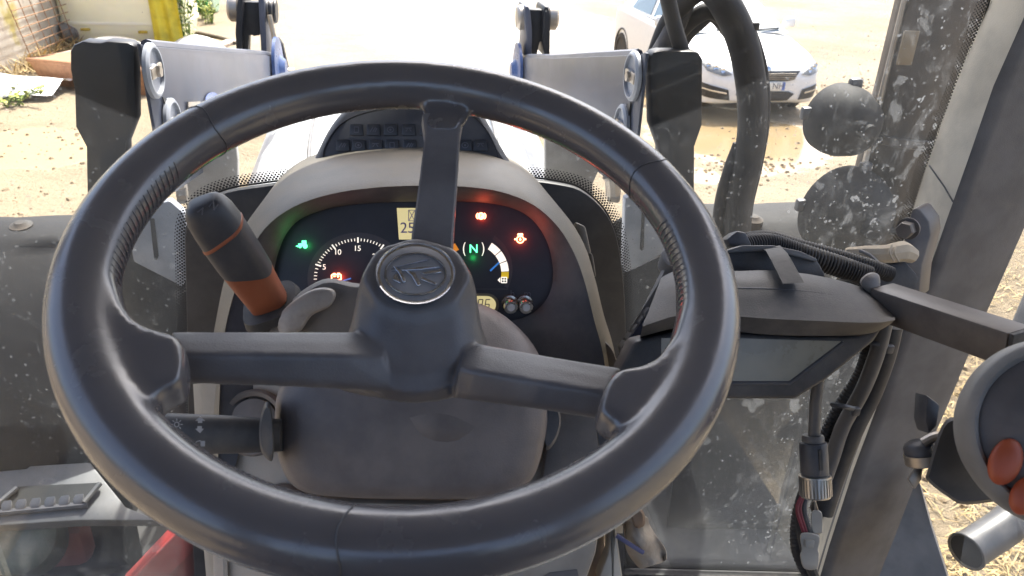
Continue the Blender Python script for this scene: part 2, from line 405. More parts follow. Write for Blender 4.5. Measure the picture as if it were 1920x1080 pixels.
# weeds
leafm = []
for k, c_ in enumerate([(.10, .17, .025), (.16, .23, .03), (.30, .32, .05), (.06, .11, .02)]):
    leafm.append(M("leaf_%d" % k, c_, .55, var=.3, vs=30))
def g_leaf(p, d, L, w):
    d = d.normalized(); s = d.cross(V((0, 0, 1)));  s = s.normalized() if s.length > .01 else V((1, 0, 0))
    m_ = p+d*L*.5+V((0, 0, L*.06)); e = p+d*L-V((0, 0, L*.18))
    return [p-s*w*.2, p+s*w*.2, m_+s*w, m_-s*w, e], [[0, 1, 2, 3], [3, 2, 4]]
def weed(name, label, p, h, r, n, ms, stems=9, group=None):
    t = thing(name, label, "weed", tuple(p), group)
    sg = []; bins = [[] for _ in ms]
    for s in range(stems):
        a = random.random()*6.283; tip = p+V((math.cos(a)*r*random.uniform(.2, 1), math.sin(a)*r*random.uniform(.2, 1), h*random.uniform(.55, 1.05)))
        mid = p.lerp(tip, .5)+V((0, 0, h*.1)); b0 = p+V((math.cos(a)*r*.25, math.sin(a)*r*.25, 0))
        path = cat([b0, mid, tip], 8); sg.append(g_tube([b0, mid, tip], [.012, .008, .003], 5, 4))
        for q in range(n//stems):
            k = random.randint(2, len(path)-1); d = V((random.gauss(0, 1), random.gauss(0, 1), random.gauss(.3, .5)))
            bins[random.randrange(len(ms))].append(g_leaf(path[k], d, random.uniform(.06, .2)*(h/1.2)**.5, random.uniform(.012, .04)))
    obj("stem", sg, leafm[0], t)
    for k, b_ in enumerate(bins):
        if b_:
            o = obj("foliage", b_, ms[k], t, flat=True, kind="stuff")
weed("tall_weed", "tall bright green weed beside the yellow tank", oZ(345, 92), 1.45, .42, 620, leafm[:3], 14)
weed("leafy_weed", "low green weed in front of the green barrel", oZ(374, 36), .75, .55, 260, leafm[:3], 10)
weed("small_weed", "small yellow green weed tuft right of the barrel", oZ(392, 44), .45, .3, 120, leafm[1:3], 8)
weed("yellow_weed", "flattened yellowish weed under the white sheet", oZ(14, 196), .22, .7, 320, leafm[1:3], 14)
weed("far_weed", "tiny green tuft on the bare ground ahead of the loader arm", oZ(505, 12), .3, .3, 60, leafm[1:3], 6)

# yellow-white tank
def poly_m():
    m = M("translucent_tank", (.95, .93, .70), .35, var=.04, vs=2); b = m.node_tree.nodes['Principled BSDF']
    b.inputs['Subsurface Weight'].default_value = .35; b.inputs['Subsurface Radius'].default_value = (.5, .45, .1); b.inputs['Subsurface Scale'].default_value = .3
    return m
tankm = poly_m(); yel = M("yellow_cloth", (.62, .52, .04), .6, var=.25, vs=4)
tb = oZ(228, 96); tk = thing("storage_tank", "large pale yellow translucent tank standing by the wall", "tank", tuple(tb))
rings = []
for h, k in ((0, .80), (.1, .93), (.4, 1.0), (.9, 1.02), (1.5, 1.0), (1.9, .93), (2.1, .75), (2.16, .35)):
    ring = []
    for j in range(40):
        a = 2*math.pi*j/40; ca, sa = math.cos(a), math.sin(a)
        ring.append(tb+V((math.copysign(abs(ca)**.45, ca)*1.06*k, .9+math.copysign(abs(sa)**.45, sa)*.85*k, .05+h)))
    rings.append(ring)
obj("body", g_loft(rings), tankm, tk, angle=60)
for x, y in ((160, 55), (268, 60)):
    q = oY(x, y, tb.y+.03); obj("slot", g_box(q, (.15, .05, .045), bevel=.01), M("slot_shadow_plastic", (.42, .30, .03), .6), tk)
for k in range(3): obj("band", g_loft([[p_+(p_-(tb+V((0, .9, p_.z-tb.z))))*.012+V((0, 0, dz)) for p_ in rings[2+k]] for dz in (-.02, .02)], True), tankm, tk)
yb = oZ(316, 98); yt = thing("yellow_sack", "yellow sheeting hanging at the right side of the tank", "sheet", tuple(yb))
rows = []
for i in range(12):
    rows.append([yb+V((-.22+.5*j/8, .05+.06*math.sin(j*1.9+i*.35), 1.7*i/11+.02)) for j in range(9)])
so = obj("cloth", g_grid(rows), yel, yt); md = so.modifiers.new("thick", 'SOLIDIFY'); md.thickness = .015; md = so.modifiers.new("sub", 'SUBSURF'); md.levels = md.render_levels = 2
# green barrel
gb = oZ(380, 24); gt = thing("green_barrel", "bright green plastic barrel lying beyond the weeds", "barrel", tuple(gb))
gm = M("green_plastic", (.02, .34, .12), .4, dust=.2); gm2 = M("faded_green_plastic", (.30, .42, .30), .5, dust=.3)
obj("body", g_lathe(gb+V((-.75, .2, .36)), V((1, -.06, 0)), [(.0, 0), (.3, 0), (.35, .05), (.36, .3), (.34, .34), (.36, .38), (.36, .7), (.34, .74), (.36, .78), (.35, .98)], 36), gm, gt)
obj("lid", g_lathe(gb+V((.22, .145, .36)), V((1, -.06, 0)), [(.36, 0), (.38, .02), (.38, .07), (.34, .1), (.0, .1)], 36), gm2, gt)
# kerb and ground hose ahead
hz = thing("ground_hose", "dark hose curving over the dirt past the tall weed", "hose", tuple(oZ(400, 70)))
obj("pipe", g_tube([oZ(356, 60)+V((0, 0, .03)), oZ(385, 68)+V((0, 0, .04)), oZ(412, 73)+V((0, 0, .03)), oZ(432, 79)+V((0, 0, .03)), oZ(440, 84)+V((0, 0, .03))], .035, 8), M("old_hose", (.10, .08, .06), .7), hz)
pk = thing("timber_plank", "weathered plank lying on the ground behind the loader arm", "plank", tuple(oZ(420, 86)))
obj("board", g_bar(oZ(392, 96)+V((0, 0, .03)), oZ(436, 80)+V((0, 0, .03)), .22, .06, bevel=.008), M("weathered_wood", (.38, .30, .24), .85, var=.3, vs=8, bump=.6, bs=30), pk)
st = thing("lime_heap", "small white heap on the ground beside the tall weed", "heap", tuple(oZ(368, 96)))
rings = []
for r_, z_ in ((.55, 0), (.42, .12), (.25, .22), (.08, .27)):
    rings.append([oZ(368, 96)+V((math.cos(k*.3926)*r_*random.uniform(.85, 1.15), math.sin(k*.3926)*r_*random.uniform(.85, 1.15), z_)) for k in range(16)])
obj("pile", g_loft(rings), M("lime", (.74, .72, .68), .9, bump=.6, bs=30), st, angle=80)

# ================================================================== CAR
carpaint = M("white_car_paint", (.78, .765, .74), .35, var=.03, coat=.25)
carglass = M("car_glass", (.10, .16, .21), .06, var=.05, spec=.8)
cardark = M("car_black_trim", (.022, .023, .026), .45)
lampglass = M("headlight_lens", (.20, .20, .19), .15, var=.3, vs=9, spec=.6)
carchrome = chrome
fl = oZ(1300, 197, .20)
CO = V((fl.x+.98, fl.y+.02, 0))
car = thing("parked_car", "white hatchback car parked facing the tractor beyond the puddle", "car", tuple(CO))
ch = rad(3.0)
def C_(x, y, z): return CO+V((x*math.cos(ch)-y*math.sin(ch), x*math.sin(ch)+y*math.cos(ch), z))
st_ = [(0.0, .56, .27, .50, .60), (.05, .72, .22, .58, .67), (.16, .82, .19, .66, .745), (.40, .875, .18, .74, .83), (.62, .89, .18, .80, .89), (.95, .895, .19, .87, .965), (1.2, .90, .19, .91, 1.0), (2.2, .90, .19, .95, 1.01), (3.3, .895, .19, .98, 1.02), (3.9, .86, .22, .98, 1.0), (4.17, .80, .3, .92, .94), (4.24, .70, .4, .82, .84)]
prof_ = []
for (y, w, zb, zs, zt) in st_:
    half = [(.0, zb), (w*.86, zb), (w*.97, zb+.07), (w, zb+(zs-zb)*.45), (w*.985, zs-.05), (w*.93, zs+.01), (w*.72, zs+(zt-zs)*.62), (w*.36, zt-.005)]
    prof_.append(cat([V((x, y, z)) for x, z in half]+[V((0, y, zt))]+[V((-x, y, z)) for x, z in half[:0:-1]], 3, True))
cols_ = [cat([r[j] for r in prof_], 3) for j in range(len(prof_[0]))]
lrings = [[c[i] for c in cols_] for i in range(len(cols_[0]))]
lv, lf = g_loft(lrings)
from mathutils.bvhtree import BVHTree
bvh = BVHTree.FromPolygons([tuple(v) for v in lv], lf)
obj("body", ([C_(*v) for v in lv], lf), carpaint, car, angle=50)
# greenhouse: roof, windscreen, windows
g0 = [(1.02, .76, .985), (1.16, .80, .985), (2.4, .80, .99), (3.5, .78, 1.0), (4.08, .70, 1.0)]
g1 = [(1.92, .56, 1.405), (2.05, .59, 1.43), (2.5, .60, 1.455), (3.3, .58, 1.43), (3.72, .53, 1.385)]
bl = [C_(-w, y, z) for y, w, z in g0]; br = [C_(w, y, z) for y, w, z in g0]; tl = [C_(-w, y, z) for y, w, z in g1]; tr = [C_(w, y, z) for y, w, z in g1]
vs = bl+br+tl+tr; fs = [[0, 5, 15, 10], [4, 14, 19, 9], [10, 15, 16, 11], [11, 16, 17, 12], [12, 17, 18, 13], [13, 18, 19, 14]]
for i in range(4): fs += [[i, 10+i, 11+i, i+1], [5+i, 6+i, 16+i, 15+i]]
obj("cabin", (vs, fs), carpaint, car, angle=20)
def inset(q, k, off):
    c_ = sum(q, V((0, 0, 0)))/4; n_ = (q[1]-q[0]).cross(q[3]-q[0]).normalized(); n_ = n_ if n_.dot(c_-C_(0, 2.4, 1.1)) > 0 else -n_
    return [c_+(p_-c_)*k+n_*off for p_ in q], n_
q, n_ = inset([bl[0], br[0], tr[0], tl[0]], .93, .004); obj("windscreen", g_prism(q, n_*.006), carglass, car)
for s_b, s_t in ((bl, tl), (br, tr)):
    for i0, i1, nm_ in ((1, 2, "side_window"), (2, 3, "side_window")):
        q, n_ = inset([s_b[i0], s_b[i1], s_t[i1], s_t[i0]], .84, .004); obj(nm_, g_prism(q, n_*.006), carglass, car)
for sx_ in (-1, 1):   # wipers
    a_, b_ = bl[0].lerp(br[0], .5-.02*sx_), None
    p_a = bl[0].lerp(br[0], .28 if sx_ < 0 else .62)+V((0, -.01, .03)); p_b = bl[0].lerp(br[0], .52 if sx_ < 0 else .92)+V((0, .06, .055))
    obj("wiper", g_tube([p_a, p_b], .012, 6, smooth=False), cardark, car)
    obj("mirror", g_prism([C_(sx_*.90, 1.42, 1.0), C_(sx_*1.09, 1.42, 1.0), C_(sx_*1.10, 1.42, 1.1), C_(sx_*1.06, 1.42, 1.15), C_(sx_*.93, 1.42, 1.13)], C_(0, .1, 0)-C_(0, 0, 0), .03, 3), carpaint, car)
# wheels
for sx_ in (-1, 1):
    for wy in (.86, 3.46):
        w_ = obj("wheel", g_lathe(C_(sx_*.70, wy, .315), C_(sx_, 0, 0)-C_(0, 0, 0), [(.19, 0), (.30, 0), (.315, .04), (.315, .17), (.30, .205), (.235, .21), (.225, .195)], 36), tyre, car)
        r_ = obj("rim", g_lathe(C_(sx_*.70, wy, .315), C_(sx_, 0, 0)-C_(0, 0, 0), [(.05, .12), (.215, .12), (.225, .20), (.235, .2), (.215, .14), (.06, .15)], 36), cardark, car)
        sp = []
        for k in range(9):
            a = k*2*math.pi/9; u = C_(0, math.cos(a), 0)-C_(0, 0, 0)+V((0, 0, math.sin(a)))
            c_ = C_(sx_*.875, wy, .315); sp.append(g_bar(c_+u*.04, c_+u*.225, .02, .035))
        sp.append(g_lathe(C_(sx_*.86, wy, .315), C_(sx_, 0, 0)-C_(0, 0, 0), [(.0, 0), (.06, 0), (.06, .03), (0, .04)], 20))
        obj("spoke", sp, M("alloy", (.55, .54, .52), .3, .6), car)
        obj("wheel_arch", g_lathe(C_(sx_*.80, wy, .33), C_(sx_, 0, 0)-C_(0, 0, 0), [(.0, .0), (.37, 0), (.37, .101), (.345, .101), (.345, .03), (0, .02)], 36), cardark, car)
# front face details, drawn on the curved nose: nose(x) gives local y of the skin
def nose(x, z):
    h_ = bvh.ray_cast(V((x, -2, z)), V((0, 1, 0)))[0]
    return (h_.y if h_ else .5)-.004
def skin(poly, th, m, nm, par=car, push=0.0):
    pts = [C_(x, nose(x, z)-push, z) for x, z in poly]
    n_ = len(pts); q = g_prism(pts, C_(0, th, 0)-C_(0, 0, 0)); return obj(nm, q, m, par)
def strip(poly, m, nm, push=.0, par=car, th=.05):
    """poly split into narrow columns so that it follows the bumper's curve"""
    gs = []; x0 = min(p[0] for p in poly); x1 = max(p[0] for p in poly); n_ = 10
    def zr(x):
        z_ = []
        for i in range(len(poly)):
            (a, b_), (c_, d_) = poly[i], poly[(i+1) % len(poly)]
            if (a-x)*(c_-x) <= 0 and abs(a-c_) > 1e-6: z_.append(b_+(d_-b_)*(x-a)/(c_-a))
        return (min(z_), max(z_)) if z_ else (0, 0)
    for i in range(n_):
        xa, xb = x0+(x1-x0)*i/n_+1e-5, x0+(x1-x0)*(i+1)/n_-1e-5
        (a0, a1), (b0, b1) = zr(xa), zr(xb)
        nz = 3
        for k in range(nz):
            za, zb_ = a0+(a1-a0)*k/nz, a0+(a1-a0)*(k+1)/nz; zc, zd = b0+(b1-b0)*k/nz, b0+(b1-b0)*(k+1)/nz
            gs.append(g_prism([C_(xa, nose(xa, za)-push, za), C_(xb, nose(xb, zc)-push, zc), C_(xb, nose(xb, zd)-push, zd), C_(xa, nose(xa, zb_)-push, zb_)], C_(0, th, 0)-C_(0, 0, 0)))
    return obj(nm, gs, m, par)
gr = strip([(-.48, .64), (.48, .64), (.40, .535), (.30, .515), (-.30, .515), (-.40, .535)], cardark, "grille", .012)
for k in range(4): obj("slat", [g_bar(C_(-.40, nose(.4, .545+.022*k)-.03, .545+.022*k), C_(0, nose(0, .545+.022*k)-.024, .545+.022*k), .012, .006), g_bar(C_(.40, nose(.4, .545+.022*k)-.03, .545+.022*k), C_(0, nose(0, .545+.022*k)-.024, .545+.022*k), .012, .006)], steel, gr)
strip([(-.36, .375), (.36, .375), (.42, .345), (.38, .265), (.30, .25), (-.30, .25), (-.38, .265), (-.42, .345)], cardark, "air_intake", .016)
strip([(-.50, .215), (.50, .215), (.52, .20), (-.52, .20)], cardark, "lower_lip", .02)
for sx_ in (-1, 1):
    hl = strip([(sx_*.50, .60), (sx_*.56, .64), (sx_*.80, .735), (sx_*.835, .70), (sx_*.82, .63), (sx_*.62, .575)], lampglass, "headlight", .016)
    for xx, rr in ((.62, .030), (.70, .034), (.77, .03)):
        zz = .60+(xx-.5)*.33
        obj("bulb", g_lathe(C_(sx_*xx, nose(xx, zz)-.012, zz), C_(sx_*.25, -1, .2)-C_(0, 0, 0), [(.0, .012), (rr*.6, .012), (rr, .02), (rr*1.1, .0)], 16), chrome, hl)
    fg = strip([(sx_*.52, .40), (sx_*.86, .475), (sx_*.875, .33), (sx_*.80, .29), (sx_*.50, .265)], cardark, "fog_lamp_recess", .018)
    strip([(sx_*.56, .372), (sx_*.86, .415), (sx_*.86, .395), (sx_*.56, .352)], chrome, "chrome_blade", .03)
pl = obj("number_plate", g_prism([C_(-.26, -.034, .395), C_(.26, -.034, .395), C_(.26, -.034, .505), C_(-.26, -.034, .505)], C_(0, .012, 0)-C_(0, 0, 0), .003), M("plate_white", (.72, .70, .64), .5), car)
obj("blue_band", g_prism([C_(.215, -.036, .397), C_(.258, -.036, .397), C_(.258, -.036, .503), C_(.215, -.036, .503)], C_(0, .003, 0)-C_(0, 0, 0)), M("plate_blue", (.10, .18, .5), .5), pl)
text("registration", "92 NH", C_(.085, -.037, .45), .115, M("plate_ink", (.10, .11, .14), .6), pl, right=C_(1, 0, 0)-C_(0, 0, 0), up=V((0, 0, 1)))
obj("emblem", g_lathe(C_(0, nose(0, .66)-.012, .665), C_(0, -1, .35)-C_(0, 0, 0), [(.0, .012), (.03, .012), (.045, .006), (.05, 0)], 16), chrome, car)

# ================================================================== TRACTOR OUTSIDE: bonnet, mudguards, tyres, step, strut, exhaust
bn = thing("tractor_bonnet", "silver grey tractor bonnet between the two loader arms", "bonnet", (0, 1.9, 1.6))
rows = []
for y_, hw, zt in ((1.06, .25, 1.87), (1.3, .27, 1.885), (1.7, .33, 1.89), (2.2, .40, 1.88), (2.8, .46, 1.84), (3.4, .46, 1.75), (3.9, .42, 1.60)):
    prof = [(-hw-.17, zt-.62), (-hw-.10, zt-.25), (-hw-.02, zt-.08), (-hw*.93, zt-.035), (-hw*.72, zt-.005), (-hw*.62, zt-.022), (-hw*.30, zt+.004), (0, zt+.012)]
    full = prof+[(-x, z) for x, z in prof[-2::-1]]
    rows.append([V((x, y_, z)) for x, z in full])
bo = obj("hood_panel", g_grid(rows), silver, bn, angle=28)
obj("rear_panel", g_prism([rows[0][i] for i in range(len(rows[0]))], V((0, -.02, 0))), silver, bn)
for sx_ in (-1, 1):
    obj("seam_strip", g_tube([V((sx_*hw*.67, y_, zt-.002)) for y_, hw, zt in ((1.1, .25, 1.872), (1.7, .33, 1.888), (2.2, .40, 1.878), (2.8, .46, 1.838))], .006, 6), dark, bn)
    obj("side_panel", g_prism([V((sx_*.30, 1.12, 1.80)), V((sx_*.47, 2.6, 1.62)), V((sx_*.47, 2.6, 1.2)), V((sx_*.30, 1.12, 1.2))], V((sx_*.012, 0, 0))), greypaint, bn)

for sx_, px_q in ((-1, [(335, 295), (438, 240), (446, 300), (446, 372), (330, 385)]), (1, [(1022, 225), (1100, 262), (1132, 300), (1112, 345), (1112, 400), (1022, 372)])):
    obj("side_fill_plate", g_prism([oY(x, y, 1.55) for x, y in px_q], V((0, .02, 0)), .004), M("fill_grey", (.34, .32, .295), .4, dust=.4, dcol=(.14, .12, .10), ds=5), bn)  # added grey filler plates in the pale gap beside the bonnet
fr = thing("chassis_frame", "dark tractor chassis with muddy front wheels, low behind the dirty windscreen", "chassis", (-.75, 1.5, .9))
def mudguard(side):
    t = thing("mudguard", "dark grey front mudguard on the left, dusty with one bolt near its edge" if side < 0 else "dark grey front mudguard on the right, partly hidden by the display and hoses", "mudguard", (side*1.0, 2.0, 1.3), "front mudguards")
    x0, x1 = side*.70, side*1.32
    prof = [(2.95, .95), (2.7, 1.28), (2.4, 1.53), (2.15, 1.675), (1.98, 1.745), (1.86, 1.755), (1.75, 1.70), (1.64, 1.57), (1.56, 1.38), (1.52, 1.15), (1.51, .95)]
    rows = []
    for (y_, z_) in cat2(prof, 4):
        rows.append([V((x0+(x1-x0)*k/8, y_+.05*abs(k-4)/4*(1 if z_ < 1.74 else 0), z_-.035*(abs(k-4)/4)**3)) for k in range(9)])
    o = obj("shell", g_grid(rows), M("mudguard_plastic", (.015, .015, .016), .65, dust=.35, dcol=(.040, .037, .034), ds=5, vs=4, spec=.18), t, angle=60)
    md = o.modifiers.new("thick", 'SOLIDIFY'); md.thickness = .012
    c_ = oZ(40, 424, 1.758) if side < 0 else oZ(1413, 412, 1.758)
    obj("bolt", g_lathe(c_, V((0, -.15, 1)), [(.026, -.02), (.026, .003), (.018, .006), (.012, .012), (0, .013)], 20), tyre, t)
    cx = side*.78
    ty = obj("front_wheel", g_lathe((cx, 2.30, .76), V((side, 0, 0)), [(.42, 0), (.60, .0), (.68, .04), (.72, .12), (.72, .36), (.68, .44), (.62, .48), (.42, .48)], 48), tyre, fr, angle=50, label="muddy left front wheel" if side < 0 else "muddy right front wheel")
    for k in range(22):
        for s2 in (0, 1):
            a = 2*math.pi*(k+.5*s2)/22; d0 = V((0, math.cos(a), math.sin(a))); a2 = a+.13; d1 = V((0, math.cos(a2), math.sin(a2)))
            xa, xb = (cx+side*.02, cx+side*.26) if s2 == 0 else (cx+side*.46, cx+side*.22)
            obj("lug", g_bar(V((xa, 2.30, .76))+d0*.715, V((xb, 2.30, .76))+d1*.735, .055, .06, ref=d0), tyre, ty)
for s_ in (-1, 1): mudguard(s_)

# side step on the left
sp = thing("access_step", "grey metal step plate with a toothed rung, low outside on the left", "step", tuple(oY(120, 930, 1.25)))
def stp(x, y, h=0.0): return hit(x, y, V((-.8, 1.3, 1.16+h)), V((.05, -.45, .9)).normalized())
obj("plate", g_prism([stp(*q) for q in [(-80, 900), (-2, 883), (50, 878), (55, 873), (168, 866), (235, 950), (300, 975), (150, 975), (-80, 990)]], V((0, .01, -.03)), .004), greypaint, sp)
obj("opening", g_prism([stp(x, y, .003) for x, y in [(-6, 948), (30, 914), (190, 906), (165, 940), (150, 946), (0, 958)]], V((0, 0, .002))), M("step_gap_shade", (.008, .009, .009), .6), sp)  # near-black sheet painted as the shade inside the step opening
obj("side_rail", g_tube([stp(-10, 950, .015), stp(33, 914, .015)], .006, 8, smooth=False), greypaint, sp)
obj("side_rail", g_tube([stp(158, 942, .015), stp(188, 906, .015)], .006, 8, smooth=False), greypaint, sp)
obj("rung_bar", g_tube([stp(-4, 962, .006), stp(165, 946, .006)], .008, 8, smooth=False), black, sp)
toothm = M("tooth_grey", (.16, .16, .165), .45, dust=.4, dcol=(.1, .09, .08))
for k in range(6):
    x = 12+k*27; y = 951-k*2.4
    obj("tooth", g_prism([stp(x-10, y+3, .010), stp(x-5, y-6, .018), stp(x+11, y-8, .018), stp(x+12, y+1, .012), stp(x+8, y+9, .010), stp(x-8, y+12, .008)], V((0, .002, .008)), .002), toothm, sp)
# things seen low left through the glass: chassis, plus added green and red reflection shapes
obj("side_rail", g_box((-.62, 2.1, .82), (.10, 1.9, .26), bevel=.02), M("chassis_black", (.03, .032, .034), .5, dust=.5, ds=3), fr)
obj("side_rail", g_box((.62, 2.1, .82), (.10, 1.9, .26), bevel=.02), M("chassis_black", (.03, .032, .034), .5, dust=.5, ds=3), fr)
obj("cross_member", g_box((0, 1.40, .72), (1.1, .16, .3), bevel=.02), M("chassis_black", (.03, .032, .034), .5, dust=.5, ds=3), fr)
for sx_ in (-1, 1): obj("gap_cover_plate", g_box((sx_*.80, 1.75, .93), (.42, 1.5, .02)), M("gap_cover_black", (.03, .03, .032), .7, dust=.4, dcol=(.08, .07, .06), ds=4), fr)  # added black plates covering a sunlit patch beside the chassis
obj("engine_block", g_box((0, 2.2, 1.05), (.5, 2.0, .6), bevel=.04), M("engine_grey", (.06, .06, .06), .6, dust=.5, ds=3), fr)
obj("green_reflection", g_lathe(oY(45, 1015, 1.45), V((.1, -.6, .7)), [(.0, .04), (.06, .04), (.075, .03), (.08, 0), (.08, -.05)], 24), M("reflection_green", (.03, .05, .035), .5, dust=.4), fr)  # green shape added to stand for a faint reflection
obj("red_reflection", g_box(oY(110, 1010, 1.55), (.16, .1, .12), bevel=.03), M("reflection_dull_red", (.16, .03, .025), .5, dust=.5, dcol=(.10, .07, .06)), fr)  # red shape added to stand for a faint reflection
rs = thing("red_strut", "red painted steel strut rising at lower left below the steering wheel", "strut", tuple(oY(300, 1075, 1.12)))
a0, a1 = oY(228, 1120, 1.16), oY(376, 965, 1.16)
s_ = (oY(380, 1090, 1.16)-oY(270, 1060, 1.16)); s_ = s_.normalized()*.080
obj("bar", g_prism([a0-V((.012, 0, 0)), a0+s_, a1+s_, a1-V((.012, 0, 0))], V((0, .06, .0)), .006), red, rs)
obj("flange", g_prism([a0-V((.018, .012, 0)), a0+s_*.38-V((0, .03, 0)), a1+s_*.38-V((0, .03, 0)), a1-V((.018, .012, 0))], V((0, .012, 0)), .003), red, rs)
rp = thing("red_post", "narrow red post just visible behind the light stalk", "post", tuple(oY(379, 900, 1.06)))
obj("bar", g_prism([oY(371, 780, 1.06), oY(384, 780, 1.06), oY(392, 920, 1.06), oY(376, 920, 1.06)], V((0, .03, 0)), .004), red, rp)

# exhaust stack with shield and two work lamps
ex = thing("exhaust_stack", "dusty brown exhaust stack outside the windscreen beside the right pillar", "exhaust", (1.18, 1.62, 1.2))
ec = oY(1732, 120, 1.62)
obj("pipe", g_lathe((ec.x+.03, 1.66, 1.55), (0, 0, 1), [(.075, 0), (.075, 1.5)], 28), exhaustm, ex)
def shield(a0, a1, r, z0, z1, cx, cy):
    rows = []
    for z_ in (z0, z1): rows.append([V((cx+math.cos(rad(a0+(a1-a0)*k/14))*r, cy+math.sin(rad(a0+(a1-a0)*k/14))*r, z_)) for k in range(15)])
    return g_grid(rows)
o = obj("heat_shield", shield(165, 385, .098, 1.75, 3.0, ec.x+.03, 1.66), exhaustm, ex); md = o.modifiers.new("t", 'SOLIDIFY'); md.thickness = .004
obj("shield_lip", g_tube([V((ec.x+.03-.100, 1.64, z_)) for z_ in (1.75, 2.4, 3.0)], .007, 8), steel, ex)
for z_ in (2.03, 2.5): obj("clamp_band", g_lathe((ec.x+.03, 1.66, z_), (0, 0, 1), [(.101, 0), (.104, .002), (.104, .02), (.101, .022)], 28), exhaustm, ex)
obj("reflector", g_box(oY(1702, 90, 1.55), (.035, .006, .07), bevel=.002), M("amber_reflector", (.20, .14, .07), .5, dust=.4, dcol=(.12, .10, .08)), ex)
lampM = M("lamp_black", (.016, .016, .017), .7, dust=.3, dcol=(.10, .09, .08), spec=.25)
def lamp(px, py, r, y_, lab):
    c_ = oY(px, py, y_); t = thing("work_lamp", lab, "work lamp", tuple(c_), "round work lamps by the exhaust"); axx = V((-.12, 1, .02))
    obj("housing", g_lathe(c_, axx, [(.0, -.05), (r*.45, -.045), (r*.8, -.02), (r*.97, .02), (r, .045), (r*.98, .07), (r*.9, .075), (0, .06)], 40), lampM, t)
    obj("rear_boss", g_lathe(c_-axx*.05, axx, [(0, -.016), (r*.2, -.014), (r*.24, 0)], 24), lampM, t)
    for a in (-75, 190):
        u = V((math.cos(rad(-a)), 0, math.sin(rad(-a)))); obj("tab", g_box(c_+u*r+axx*.05, (.03, .02, .03), bevel=.006), black, t)
    obj("bracket", g_tube([c_+V((.02, 0, -.02)), c_+V((r*1.15, .02, -.04)), V((ec.x+.03-.06, 1.64, c_.z-.04))], .010, 8), lampM, t)
    return t
lamp(1598, 235, .082, 1.60, "upper round black work lamp, smaller, hanging left of the exhaust")
lamp(1606, 412, .112, 1.56, "lower round black work lamp, larger, just above the mounting arm")
